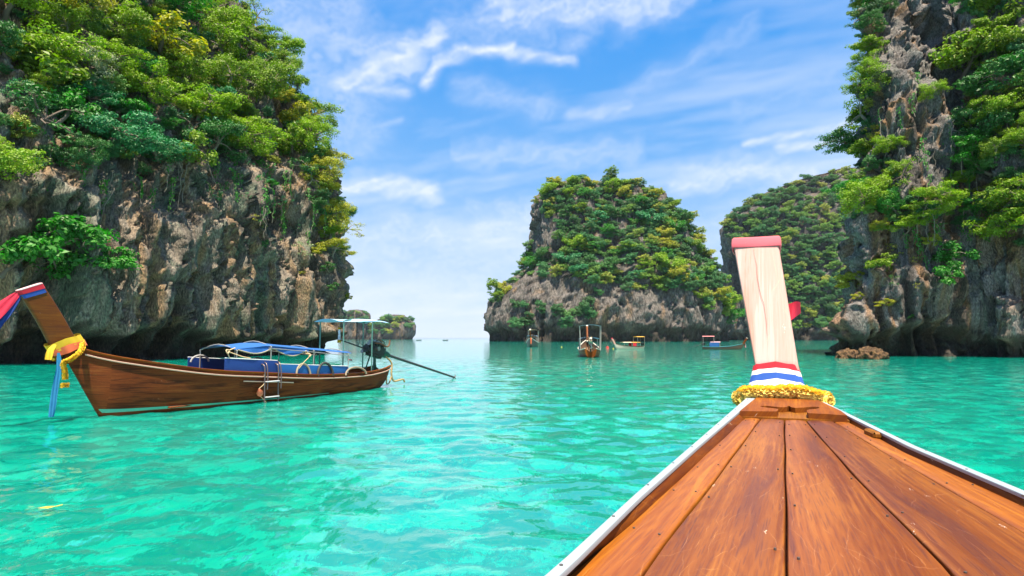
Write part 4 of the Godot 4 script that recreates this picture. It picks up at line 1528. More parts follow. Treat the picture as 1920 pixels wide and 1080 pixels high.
func build_left_boat() -> void:
	var boat := thing("longtail_boat", "brown wooden longtail boat with blue tarpaulins moored at the left", "boat")
	var ax := Vector3(-0.464201, 0, 0.885730)
	boat.transform = Transform3D(Basis(ax, Vector3.UP, ax.cross(Vector3.UP)), Vector3(-10.587, 0, -15.354))
	var st := refine([[0.93, 1.72, 0.03, 1.55, 0.0], [0.62, 1.72, 0.10, 1.0, 0.0], [0.3, 1.62, 0.22, 0.42, 0.0], [-0.05, 1.52, 0.36, -0.12, 0.0], [-0.5, 1.42, 0.50, -0.25, 0.0], [-1.69, 1.19, 0.78, -0.35, 0.0], [-2.78, 1.03, 0.92, -0.38, 0.0], [-4.25, 0.90, 1.0, -0.4, 0.0], [-6.48, 0.72, 1.0, -0.4, 0.0], [-8.87, 0.67, 0.86, -0.36, 0.0], [-10.3, 0.74, 0.60, -0.22, 0.1], [-11.0, 0.84, 0.40, 0.0, 0.25]], 4)
	var hullm := wood_mat("old_hull", dark_wood, 0.7, Vector3.ZERO, Color(0.72, 0.56, 0.44))
	var mb := MB.new()
	mb.sheet(hull_rows(st), false, true)
	uv_side(mb)
	put("hull", mb.mesh(), hullm, boat)
	mb = MB.new()
	mb.sheet(hull_rows(st, 0.05), false, false)
	uv_side(mb)
	put("hull_lining", mb.mesh(), wood_mat("inside_wood", dark_wood, 0.6, Vector3(0.3, 0, 0), Color(1.0, 0.9, 0.9)), boat)
	mb = MB.new()
	var tr: Array = hull_rows([st[-1]])[0]
	for k in 12: mb.tri(Vector3(-11.0, 0.55, 0), tr[k + 1], tr[k])
	put("transom", mb.mesh(), hullm, boat)
	var rail_wood := wood_mat("rail_wood", teak, 0.45, Vector3(0.1, 0.3, 0), Color(0.85, 0.75, 0.75))
	for side: float in [-1.0, 1.0]:
		mb = MB.new()
		strip(mb, rail_line(st.slice(3), side, 0.02, -0.015), 0.09, 0.06)
		uv_side(mb)
		put("rail", mb.mesh(), rail_wood, boat)
		mb = MB.new()
		strip(mb, rail_line(st.slice(5), side, -0.10, 0.022), 0.045, 0.04)
		put("rub_rail", mb.mesh(), mat("pink_rail", Color(0.60, 0.36, 0.27), 0.5), boat)
		# turquoise line above the water at the bow
		var a := []
		var b := []
		for k in range(10, 34):
			var q: Array = st[k]
			var t := (k - 10) / 23.0
			var e := hull_rows([q])[0] as Array
			for z in 2:
				var y := lerpf(0.21, 0.07, t) - z * lerpf(0.10, 0.02, t)
				var p := Vector3.ZERO
				for j in 6:
					var u: Vector3 = e[j]
					var w: Vector3 = e[j + 1]
					if u.y >= y and w.y <= y: p = u.lerp(w, (u.y - y) / maxf(u.y - w.y, 1e-4))
				p.z = (absf(p.z) + 0.006) * side
				(a if z == 0 else b).append(p)
		mb = band(a, b) if side > 0 else band(b, a)
		put("waterline_stripe", mb.mesh(), mat("turquoise_paint", Color(0.06, 0.36, 0.26), 0.6), boat)
	# short worn plank line below the rail
	mb = MB.new()
	var sl := []
	for k in range(26, 31): sl.append(Vector3(st[k][0], st[k][1] - 0.25, -st[k][2] * 0.992 - 0.008))
	strip(mb, sl, 0.03, 0.035)
	put("rub_rail", mb.mesh(), mats["pink_rail"], boat)
	# floor and thwarts
	mb = MB.new()
	mb.box(Transform3D(Basis(), Vector3(-5.6, 0.12, 0)), Vector3(8.4, 0.04, 1.3), 0.01)
	put("floor", mb.mesh(), mats["inside_wood"], boat)
	for x: float in [-8.9, -9.9]:
		mb = MB.new()
		mb.box(Transform3D(Basis(), Vector3(x, 0.56, 0)), Vector3(0.3, 0.04, 1.3 if x > -9.5 else 1.0), 0.008)
		put("thwart", mb.mesh(), rail_wood, boat)
	# fore deck
	var fd := []
	for k in range(3, 21):
		fd.append([Vector3(st[k][0], st[k][1] - 0.02, -st[k][2] + 0.05), Vector3(st[k][0], st[k][1] + 0.01, 0), Vector3(st[k][0], st[k][1] - 0.02, st[k][2] - 0.05)])
	mb = MB.new()
	mb.sheet(fd, false, true)
	uv_side(mb)
	put("fore_deck", mb.mesh(), rail_wood, boat)
	# prow
	mb = post_shape([Vector3(1.16, 1.62, 0), Vector3(0.55, 1.66, 0)], [Vector3(1.96, 3.08, 0), Vector3(1.50, 3.30, 0)], 0.03, 0.17)
	put("prow_post", mb.mesh(), wood_mat("prow_wood", teak, 0.5, Vector3(0.5, 0.2, 0), Color(0.7, 0.75, 0.9), 0.1), boat)
	mb = post_shape([Vector3(1.86, 2.93, 0), Vector3(1.405, 3.12, 0)], [Vector3(1.92, 3.01, 0), Vector3(1.455, 3.21, 0)], 0.0, 0.20)
	put("blue_band", mb.mesh(), cloth_mat("navy_cloth", Color(0.01, 0.06, 0.30)), boat)
	mb = post_shape([Vector3(1.93, 3.02, 0), Vector3(1.45, 3.215, 0)], [Vector3(2.0, 3.10, 0), Vector3(1.51, 3.32, 0)], 0.0, 0.215)
	put("red_band", mb.mesh(), cloth_mat("red_cloth", Color(0.50, 0.012, 0.03)), boat)
	mb = post_shape([Vector3(1.99, 3.101, 0), Vector3(1.51, 3.321, 0)], [Vector3(2.0, 3.116, 0), Vector3(1.53, 3.336, 0)], 0.0, 0.222)
	put("post_top", mb.mesh(), cloth_mat("pale_rose", Color(0.62, 0.42, 0.42)), boat)
	# ribbons from the prow
	mb = flag("r", spline([Vector3(1.98, 3.05, -0.02), Vector3(2.25, 2.72, 0.0), Vector3(2.6, 2.3, 0.05), Vector3(2.85, 1.95, 0.1)], 4), [0.1, 0.16, 0.2, 0.25, 0.29, 0.33, 0.36, 0.38, 0.4, 0.4, 0.42, 0.42, 0.42], Vector3(0.75, 0.35, 0.5).normalized(), null, 0.04)
	tag(ride(put("ribbon", mb.mesh(), cloth_mat("rose_cloth", Color(0.42, 0.006, 0.035))), boat), "wide crimson ribbon blowing from the top of the left boat's prow", "ribbon")
	mb = flag("r", spline([Vector3(1.94, 3.0, -0.03), Vector3(2.1, 2.65, -0.03), Vector3(2.3, 2.3, 0.0), Vector3(2.42, 1.98, 0.02)], 4), [0.07, 0.09, 0.11, 0.12, 0.13, 0.14, 0.15, 0.15, 0.16, 0.16, 0.16, 0.16, 0.16], Vector3(0.8, 0.3, 0.4).normalized(), null, 0.02)
	tag(ride(put("ribbon", mb.mesh(), cloth_mat("royal_cloth", Color(0.006, 0.035, 0.20))), boat), "narrow blue ribbon beside the crimson one on the left boat's prow", "ribbon")
	# scarves and garland at the foot of the prow
	var wrap := func(y0: float, y1: float, fat: float) -> MB:
		var tp := []
		var lw := []
		for k in 49:
			var a := TAU * k / 48.0
			for e in 2:
				var y := y0 if e == 0 else y1
				var cx := 0.86 + (y - 1.75) * 0.62
				var crease := 0.012 * sin(a * 7.0 + y * 40.0) + 0.008 * sin(a * 13.0)
				var p := Vector3(cx + (0.36 + fat + crease) * cos(a), y + 0.33 * cos(a) * -0.45 + 0.02 * sin(a * 3.0 + e * 2.0), (0.12 + fat + crease) * sin(a) * 1.1)
				(tp if e == 0 else lw).append(p)
		return band(lw, tp)
	tag(ride(put("scarf", (wrap.call(1.98, 1.80, 0.02) as MB).mesh(), cloth_mat("yellow_cloth", Color(0.68, 0.44, 0.02))), boat), "bright yellow scarf tied round the foot of the left boat's prow", "scarf")
	tag(ride(put("scarf", (wrap.call(1.84, 1.70, 0.035) as MB).mesh(), cloth_mat("orange_cloth", Color(0.75, 0.16, 0.06))), boat), "orange scarf under the yellow scarf on the left boat's prow", "scarf")
	mb = flag("r", spline([Vector3(1.22, 1.86, -0.16), Vector3(1.32, 1.72, -0.2), Vector3(1.36, 1.50, -0.2)], 4), [0.05, 0.08, 0.1, 0.12, 0.13, 0.14, 0.14, 0.13, 0.12], Vector3(0.8, 0.1, 0.4).normalized(), null, 0.015)
	tag(ride(put("scarf_end", mb.mesh(), cloth_mat("yellow_cloth", Color(0.68, 0.44, 0.02))), boat), "short loose end of the yellow scarf hanging forward of the prow", "scarf")
	mb = flag("r", spline([Vector3(1.15, 1.66, -0.2), Vector3(1.13, 1.3, -0.22), Vector3(1.17, 0.8, -0.2), Vector3(1.22, 0.14, -0.2)], 4), [0.05, 0.07, 0.09, 0.1, 0.1, 0.11, 0.12, 0.12, 0.13, 0.13, 0.13, 0.12, 0.1], Vector3(0.8, 0.0, 0.5).normalized(), null, 0.03)
	tag(ride(put("ribbon", mb.mesh(), cloth_mat("sky_cloth", Color(0.01, 0.17, 0.36))), boat), "long blue ribbon hanging from the prow's foot to the water", "ribbon")
	var gp := spline([Vector3(0.62, 1.86, -0.16), Vector3(0.72, 1.7, -0.3), Vector3(0.92, 1.5, -0.3), Vector3(1.06, 1.42, -0.26), Vector3(1.02, 1.2, -0.26), Vector3(1.0, 1.02, -0.26)], 5)
	var gp2 := spline([Vector3(0.62, 1.86, -0.16), Vector3(0.58, 1.9, 0.0), Vector3(0.66, 1.84, 0.18), Vector3(0.9, 1.6, 0.26), Vector3(1.12, 1.5, 0.1)], 5)
	var g1 := flower_string(gp, 0.05, 0.045, 900, 62)
	var g2 := flower_string(gp2, 0.05, 0.045, 500, 63)
	var g3 := flower_string([Vector3(1.0, 0.93, -0.26), Vector3(1.0, 0.88, -0.26), Vector3(1.0, 0.83, -0.26)], 0.07, 0.05, 200, 64)
	var gt := thing("flower_garland", "knobbly yellow flower garland with a tassel on the left boat's prow", "garland")
	ride(gt, boat)
	put("ring", g1.mesh(), cloth_mat("deep_marigold", Color(0.66, 0.40, 0.01)), gt)
	put("ring", g2.mesh(), mats["deep_marigold"], gt)
	put("tassel", g3.mesh(), mats["deep_marigold"], gt)
	# side boards
	var blue := mat("blue_board", Color(0.006, 0.035, 0.19), 0.5)
	var blue2 := mat("light_blue_board", Color(0.008, 0.10, 0.32), 0.5)
	for side: float in [-1.0, 1.0]:
		for q: Array in [[-2.85, -4.75, 1.42, 1.28, blue], [-4.78, -8.0, 1.17, 0.97, blue2]]:
			mb = MB.new()
			var rows := []
			for k in 9:
				var t := k / 8.0
				var x := lerpf(q[0], q[1], t)
				var y1 := lerpf(q[2], q[3], t)
				var y0 := curve([[-2.8, 1.04], [-4.25, 0.91], [-6.5, 0.73], [-8.9, 0.68]], x) - 0.02
				var z := side * (curve([[-2.8, 0.86], [-4.25, 0.93], [-6.5, 0.93], [-8.9, 0.8]], x))
				rows.append([Vector3(x, y0, z - 0.012), Vector3(x, y1, z - 0.012), Vector3(x, y1, z + 0.012), Vector3(x, y0, z + 0.012), Vector3(x, y0, z - 0.012)])
			mb.sheet(rows, true, true)
			for e: int in [0, 8]: mb.quad(rows[e][0], rows[e][1], rows[e][2], rows[e][3]) if e == 0 else mb.quad(rows[e][3], rows[e][2], rows[e][1], rows[e][0])
			put("side_board", mb.mesh(), q[4], boat)
			mb = MB.new()
			mb.tube([Vector3(q[0], q[2] + 0.012, side * 0.87), Vector3((q[0] + q[1]) / 2, (q[2] + q[3]) / 2 + 0.012, side * 0.93), Vector3(q[1], q[3] + 0.012, side * 0.87)], 0.014, 6)
			put("side_board_trim", mb.mesh(), mat("white_trim", Color(0.7, 0.72, 0.74), 0.5), boat)
	# awning with its frame
	var awn := []
	var pale := []
	for k in 15:
		var t := k / 14.0
		var x := lerpf(-3.2, -8.2, t)
		var top := curve([[-3.2, 1.84], [-4.4, 1.95], [-8.2, 1.62]], x)
		var row := []
		for j in 11:
			var s := j / 10.0 * 2 - 1
			row.append(Vector3(x, top - 0.06 - 0.08 * s * s - 0.02 * absf(sin(t * 12.0)) * (1 - absf(s)) - (0.03 if absf(s) > 0.95 else 0.0), s * 0.84))
		awn.append(row)
	mb = MB.new()
	mb.sheet(awn, false, false)
	var under := []
	for r: Array in awn:
		var row := []
		for p: Vector3 in r: row.append(p - Vector3(0, 0.006, 0))
		under.append(row)
	mb.sheet(under, false, true)
	put("awning", mb.mesh(), cloth_mat("tarp_blue", Color(0.010, 0.09, 0.30)), boat)
	# loose edge of the tarpaulin that sags below the awning
	var sag_t := []
	var sag_l := []
	for k in 21:
		var t := k / 20.0
		var x := lerpf(-3.3, -6.1, t)
		var z := -0.80 - 0.03 * sin(t * 9.0)
		var ty := curve([[-3.2, 1.70], [-4.4, 1.76], [-8.2, 1.44]], x)
		sag_t.append(Vector3(x, ty, z))
		sag_l.append(Vector3(x, ty - 0.04 - 0.2 * absf(sin(t * TAU * 1.05)) * (0.7 + 0.5 * t), z - 0.03 - 0.02 * sin(t * 20.0)))
	mb = band(sag_l, sag_t)
	put("tarpaulin_edge", mb.mesh(), cloth_mat("tarp_dark", Color(0.01, 0.10, 0.36)), boat)
	mb = MB.new()
	mb.tube(sag_l, 0.022, 7)
	put("tarpaulin_hem", mb.mesh(), mat("cream_hem", Color(0.30, 0.27, 0.19), 0.8), boat)
	var steel := mat("pale_steel", Color(0.38, 0.36, 0.34), 0.4, 0.5)
	for x: float in [-3.25, -4.5, -6.3, -8.0]:
		mb = MB.new()
		var rb := curve([[-2.8, 1.0], [-4.25, 0.9], [-6.5, 0.72], [-8.9, 0.67]], x)
		var tp := curve([[-3.2, 1.84], [-4.4, 1.95], [-8.2, 1.62]], x) - 0.02
		mb.tube(spline([Vector3(x, rb, -0.86), Vector3(x, tp - 0.28, -0.86), Vector3(x, tp - 0.16, -0.80), Vector3(x, tp, 0), Vector3(x, tp - 0.16, 0.80), Vector3(x, tp - 0.28, 0.86), Vector3(x, rb, 0.86)], 4), 0.018, 6)
		put("awning_hoop", mb.mesh(), steel, boat)
	for side: float in [-1.0, 1.0]:
		mb = MB.new()
		mb.tube([Vector3(-4.4, 1.70, side * 0.87), Vector3(-6.3, 1.53, side * 0.87), Vector3(-8.1, 1.36, side * 0.87)], 0.015, 6)
		put("frame_tube", mb.mesh(), steel, boat)
	# stern awning
	awn = []
	for k in 9:
		var t := k / 8.0
		var x := lerpf(-7.7, -10.6, t)
		var row := []
		for j in 9:
			var s := j / 8.0 * 2 - 1
			row.append(Vector3(x, 2.78 - 0.10 * s * s - 0.05 * sin(t * PI * 2.0) * 0.5 - 0.03 * (1.0 - sin(PI * t)), s * 0.62))
		awn.append(row)
	mb = MB.new()
	mb.sheet(awn, false, false)
	under = []
	for r: Array in awn:
		var row := []
		for p: Vector3 in r: row.append(p - Vector3(0, 0.008, 0))
		under.append(row)
	mb.sheet(under, false, true)
	put("stern_awning", mb.mesh(), cloth_mat("pale_tarp", Color(0.30, 0.52, 0.70)), boat)
	var greenpole := mat("green_pole", Color(0.10, 0.24, 0.20), 0.4, 0.3)
	for q: Array in [[-8.0, 0.60, -8.0, 0.56], [-8.0, -0.6, -8.05, -0.56], [-10.3, 0.5, -10.3, 0.5], [-9.6, -0.6, -9.75, -0.55]]:
		mb = MB.new()
		mb.tube(spline([Vector3(q[0], 0.66, q[1]), Vector3(q[0], 2.45, q[1]), Vector3(q[2], 2.66, q[3]), Vector3(q[2] - 0.5, 2.74, q[3] * 0.8)], 4), 0.026, 7)
		put("awning_post", mb.mesh(), greenpole, boat)
	# engine on its pivot
	build_engine(boat, Vector3(-10.45, 1.5, 0), Vector3(-16.5, 0.05, 0.0))
	# boarding ladder over the rail
	var lad := thing("boarding_ladder", "metal boarding ladder with two steps hooked over the left boat's rail", "ladder")
	ride(lad, boat)
	for x: float in [-4.1, -4.62]:
		mb = MB.new()
		mb.tube(spline([Vector3(x + 0.02, 1.0, -0.72), Vector3(x, 1.17, -0.85), Vector3(x, 1.19, -1.0), Vector3(x, 1.05, -1.09), Vector3(x, 0.5, -1.1), Vector3(x, 0.02, -1.12), Vector3(x, -0.25, -1.12)], 4), 0.022, 7)
		put("side_tube", mb.mesh(), mat("dark_steel", Color(0.17, 0.13, 0.13), 0.35, 0.6), lad)
		mb = MB.new()
		mb.tube(spline([Vector3(x - 0.12, 1.02, -0.6), Vector3(x - 0.12, 1.24, -0.75), Vector3(x - 0.1, 1.22, -1.02), Vector3(x - 0.08, 0.9, -1.13), Vector3(x - 0.06, 0.42, -1.16)], 4), 0.018, 7)
		put("hook_tube", mb.mesh(), mats["dark_steel"], lad)
	for y: float in [0.66, 0.18]:
		mb = MB.new()
		mb.box(Transform3D(Basis(), Vector3(-4.36, y, -1.13)), Vector3(0.5, 0.03, 0.14), 0.008)
		put("step", mb.mesh(), mat("step_grey", Color(0.42, 0.44, 0.46), 0.5), lad)
	# hose loops standing along the rail
	for q: Array in [[-5.75, 0.30, 0.34, Color(0.25, 0.21, 0.15), "pale hose loop standing on the left boat's rail beside the blue board"], [-6.75, 0.36, 0.40, Color(0.03, 0.03, 0.03), "black tyre tube loop standing between the hose loops on the rail"], [-8.3, 0.55, 0.22, Color(0.24, 0.19, 0.13), "low buff hose loop nearest the stern on the left boat's rail"]]:
		mb = MB.new()
		var pts := []
		for k in 13:
			var a := PI * k / 12.0
			pts.append(Vector3(q[0] + q[1] * cos(a), curve([[-4.25, 0.92], [-6.5, 0.74], [-8.9, 0.68]], q[0]) - 0.04 + (q[2] + 0.05) * sin(a), -1.0 + 0.06 * sin(a)))
		mb.tube(pts, 0.045 if q[2] > 0.35 else 0.036, 8)
		tag(ride(put("hose_loop", mb.mesh(), mat("hose_%.2f" % q[3].r, q[3], 0.7)), boat), q[4], "hose")
	for q: Array in [[-3.15, 0.8, "first white hose arch on the far rail behind the dark blue board"], [-5.3, 0.86, "second white hose arch on the far rail, nearer the stern"]]:
		mb = MB.new()
		var pts := []
		for k in 11:
			var a := PI * k / 10.0
			pts.append(Vector3(q[0] + 0.3 * cos(a), 1.28 - (0.14 if q[0] < -4 else 0.0) + 0.2 * sin(a), q[1] * 0.9))
		mb.tube(pts, 0.03, 7)
		tag(ride(put("hose_loop", mb.mesh(), mat("white_hose", Color(0.28, 0.28, 0.27), 0.6)), boat), q[2], "hose")
	# ropes, fender and bits that hang about
	mb = MB.new()
	mb.tube(spline([Vector3(-3.2, 1.72, -0.84), Vector3(-2.95, 1.62, -0.86), Vector3(-3.0, 1.42, -0.88)], 4), 0.018, 5)
	mb.tube(spline([Vector3(-3.0, 1.6, -0.86), Vector3(-3.4, 1.46, -0.9), Vector3(-3.7, 1.40, -0.9)], 4), 0.016, 5)
	mb.tube(spline([Vector3(-3.0, 1.66, -0.86), Vector3(-2.86, 1.66, -0.9), Vector3(-2.9, 1.56, -0.92), Vector3(-2.98, 1.63, -0.88)], 4), 0.022, 5)
	tag(ride(put("lashing", mb.mesh(), mat("rope", Color(0.52, 0.38, 0.22), 0.9)), boat), "frayed tan rope lashing at the front corner of the blue awning", "rope")
	mb = MB.new()
	mb.tube(spline([Vector3(-5.9, 1.52, -0.86), Vector3(-6.05, 1.4, -0.92), Vector3(-5.8, 1.22, -0.96), Vector3(-5.55, 1.0, -0.98)], 4), 0.014, 5)
	mb.tube(spline([Vector3(-5.95, 1.5, -0.9), Vector3(-6.08, 1.44, -0.95), Vector3(-6.0, 1.38, -0.95)], 3), 0.03, 5)
	tag(ride(put("lashing", mb.mesh(), mats["rope"]), boat), "tan rope tied from the awning tube down to the lighter blue board", "rope")
	var fen := thing("fender", "small orange fender float on a rope beside the boarding ladder", "fender")
	ride(fen, boat)
	mb = MB.new()
	mb.tube(spline([Vector3(-4.0, 0.24, -1.02), Vector3(-3.97, 0.30, -1.06), Vector3(-3.94, 0.38, -1.08), Vector3(-3.92, 0.46, -1.07)], 3), [0.02, 0.06, 0.085, 0.095, 0.098, 0.095, 0.085, 0.06, 0.04, 0.02], 10)
	put("float", mb.mesh(), mat("orange_float", Color(0.55, 0.13, 0.06), 0.6), fen)
	mb = MB.new()
	mb.tube(spline([Vector3(-3.92, 0.46, -1.07), Vector3(-4.1, 0.62, -1.09), Vector3(-4.1, 0.88, -1.06)], 4), 0.012, 5)
	mb.tube(spline([Vector3(-4.0, 0.24, -1.02), Vector3(-4.1, 0.1, -1.1), Vector3(-4.25, -0.08, -1.14)], 4), 0.012, 5)
	put("rope", mb.mesh(), mats["rope"], fen)
	mb = MB.new()
	mb.tube(spline([Vector3(-11.05, 1.25, -0.1), Vector3(-11.35, 0.95, -0.18), Vector3(-11.3, 0.5, -0.22), Vector3(-11.45, 0.2, -0.22), Vector3(-11.8, 0.2, -0.22), Vector3(-12.1, 0.22, -0.22), Vector3(-12.2, 0.1, -0.22)], 5), 0.04, 8)
	mb.tube(spline([Vector3(-11.32, 0.45, -0.22), Vector3(-11.15, 0.15, -0.24), Vector3(-10.9, 0.12, -0.3), Vector3(-10.85, 0.4, -0.34)], 4), 0.03, 8)
	tag(ride(put("cooling_hose", mb.mesh(), mat("tan_hose", Color(0.36, 0.25, 0.11), 0.6)), boat), "tan cooling hose hanging from the left boat's engine over its stern", "hose")
	var orn := thing("hanging_charm", "white and yellow flower charm hanging under the stern awning", "ornament")
	ride(orn, boat)
	mb = MB.new()
	mb.tube([Vector3(-8.3, 2.7, -0.1), Vector3(-8.3, 2.2, -0.1)], 0.006, 5)
	put("string", mb.mesh(), mats["rope"], orn)
	mb = flower_string([Vector3(-8.3, 2.35, -0.1), Vector3(-8.3, 2.1, -0.1), Vector3(-8.3, 1.95, -0.1)], 0.035, 0.04, 160, 65)
	put("white_flowers", mb.mesh(), cloth_mat("white_cloth", Color(0.78, 0.78, 0.80)), orn)
	mb = flower_string([Vector3(-8.3, 2.42, -0.1), Vector3(-8.3, 2.36, -0.1)], 0.045, 0.045, 80, 66)
	put("yellow_flowers", mb.mesh(), mats["deep_marigold"], orn)
	mb = flower_string([Vector3(-8.3, 1.95, -0.1), Vector3(-8.3, 1.85, -0.1)], 0.055, 0.045, 90, 67)
	put("yellow_flowers", mb.mesh(), mats["deep_marigold"], orn)
	mb = MB.new()
	mb.tube(spline([Vector3(-8.9, 2.68, -0.4), Vector3(-8.92, 2.0, -0.4), Vector3(-8.9, 1.85, -0.4), Vector3(-8.97, 1.75, -0.4), Vector3(-9.0, 1.85, -0.4), Vector3(-8.95, 1.95, -0.4), Vector3(-8.96, 2.68, -0.4)], 4), 0.012, 5)
	tag(ride(put("looped_cord", mb.mesh(), mat("black_rubber", Color(0.02, 0.02, 0.022), 0.6)), boat), "looped dark cord hanging from the stern awning of the left boat", "cord")
	mb = MB.new()
	mb.tube(spline([Vector3(-8.0, 1.24, -0.86), Vector3(-8.3, 1.20, -0.6), Vector3(-8.7, 1.18, -0.3), Vector3(-9.0, 1.16, -0.1)], 4), 0.03, 6)
	tag(ride(put("red_cord", mb.mesh(), mat("faded_red", Color(0.32, 0.03, 0.05), 0.9)), boat), "faded red cloth cord tied behind the awning of the left boat", "cord")

func build_engine(boat: Node3D, c: Vector3, prop: Vector3) -> void:
	var iron := mat("engine_iron", Color(0.045, 0.05, 0.045), 0.45, 0.5)
	var alu := mat("engine_aluminium", Color(0.30, 0.29, 0.26), 0.4, 0.8)
	var grn := mat("engine_green", Color(0.02, 0.09, 0.055), 0.4, 0.2)
	var mb := MB.new()
	var dir := (prop - c).normalized()
	var b := Basis(Vector3.BACK, dir.angle_to(Vector3.LEFT))
	var T := func(x: float, y: float, z: float) -> Transform3D: return Transform3D(b, c + b * Vector3(x, y, z))
	mb.box(T.call(0.0, 0.02, 0), Vector3(0.95, 0.36, 0.36), 0.03)
	mb.box(T.call(0.0, -0.2, 0), Vector3(0.8, 0.14, 0.26), 0.03)
	for k in 4: mb.box(T.call(0.3 - k * 0.2, 0.24, -0.1), Vector3(0.13, 0.12, 0.2), 0.02)
	put("engine_block", mb.mesh(), iron, boat)
	mb = MB.new()
	mb.box(T.call(-0.02, 0.34, 0.02), Vector3(0.75, 0.14, 0.2), 0.04)
	for k in 3: mb.tube([c + b * Vector3(0.3 - k * 0.28, 0.41, 0.02), c + b * Vector3(0.3 - k * 0.28, 0.46, 0.02)], 0.04, 8)
	put("valve_cover", mb.mesh(), alu, boat)
	for q: Array in [[0.53, -0.02, 0.0, 0.17], [0.53, 0.2, -0.12, 0.09], [0.53, -0.14, 0.16, 0.08]]:
		mb = MB.new()
		var p := c + b * Vector3(q[0], q[1], q[2])
		mb.tube([p - b.x * 0.03, p, p + b.x * 0.03], [q[3], q[3] * 0.85, q[3]], 14)
		put("pulley", mb.mesh(), alu if q[3] < 0.1 else iron, boat)
	mb = MB.new()
	mb.tube(spline([c + b * Vector3(0.35, 0.26, -0.22), c + b * Vector3(0.0, 0.30, -0.3), c + b * Vector3(-0.35, 0.26, -0.24), c + b * Vector3(-0.6, 0.36, -0.2), c + b * Vector3(-0.62, 0.6, -0.2)], 4), 0.035, 8)
	put("exhaust_pipe", mb.mesh(), mat("rust", Color(0.16, 0.07, 0.035), 0.8, 0.2), boat)
	for k in 5:
		mb = MB.new()
		var z := -0.22 + k * 0.1
		mb.tube(spline([c + b * Vector3(0.5 - k * 0.1, 0.05, z), c + b * Vector3(0.2 - k * 0.1, 0.42, z * 1.3), c + b * Vector3(-0.3, 0.38 + 0.03 * k, z), c + b * Vector3(-0.55, 0.0, z * 0.6)], 4), 0.016, 6)
		put("engine_hose", mb.mesh(), mat("black_rubber", Color(0.02, 0.02, 0.022), 0.6) if k % 2 == 0 else mat("tan_hose", Color(0.36, 0.25, 0.11), 0.6), boat)
	mb = MB.new()
	mb.tube([c + b * Vector3(0.15, 0.05, -0.17), c + b * Vector3(0.15, 0.05, -0.36)], 0.09, 12)
	put("alternator", mb.mesh(), alu, boat)
	mb = MB.new()
	mb.tube([c + b * Vector3(-0.45, 0.0, 0), c + b * Vector3(-0.75, 0.0, 0), c + b * Vector3(-0.95, 0, 0)], [0.19, 0.15, 0.09], 12)
	put("gearbox", mb.mesh(), grn, boat)
	mb = MB.new()
	mb.tube([c + b * Vector3(-0.9, 0, 0), prop], [0.062, 0.045], 10)
	put("tail_shaft", mb.mesh(), mat("shaft_steel", Color(0.07, 0.065, 0.065), 0.4, 0.5), boat)
	mb = MB.new()
	for k in 3:
		var a := TAU * k / 3.0
		var o := b.y * cos(a) + b.z * sin(a)
		var s := dir.cross(o).normalized()
		var p := prop + dir * 0.05
		mb.quad(p + s * 0.02, p + o * 0.08 + s * 0.06 + dir * 0.02, p + o * 0.17 + dir * 0.0, p - s * 0.03 - dir * 0.02)
		mb.quad(p - s * 0.03 - dir * 0.024, p + o * 0.17 - dir * 0.004, p + o * 0.08 + s * 0.06 + dir * 0.016, p + s * 0.02 - dir * 0.004)
	put("propeller", mb.mesh(), alu, boat)
	mb = MB.new()
	mb.tube([c + b * Vector3(0.45, -0.05, 0), c + b * Vector3(2.2, -0.02, 0.0)], 0.028, 8)
	mb.tube([c + b * Vector3(1.0, -0.04, 0), c + b * Vector3(1.0, 0.42, 0.0)], 0.014, 6)
	mb.tube([c + b * Vector3(0.98, 0.14, 0), c + b * Vector3(0.55, -0.02, 0.0)], 0.01, 6)
	put("tiller", mb.mesh(), mats["shaft_steel"], boat)
	mb = MB.new()
	mb.tube([Vector3(c.x - 0.05, 0.45, 0), Vector3(c.x, c.y - 0.15, 0)], 0.06, 8)
	mb.tube([Vector3(c.x + 0.35, 0.5, -0.25), c + b * Vector3(0.1, -0.2, -0.1)], 0.03, 6)
	mb.tube([Vector3(c.x + 0.35, 0.5, 0.25), c + b * Vector3(0.1, -0.2, 0.1)], 0.03, 6)
	put("engine_pivot", mb.mesh(), grn, boat)


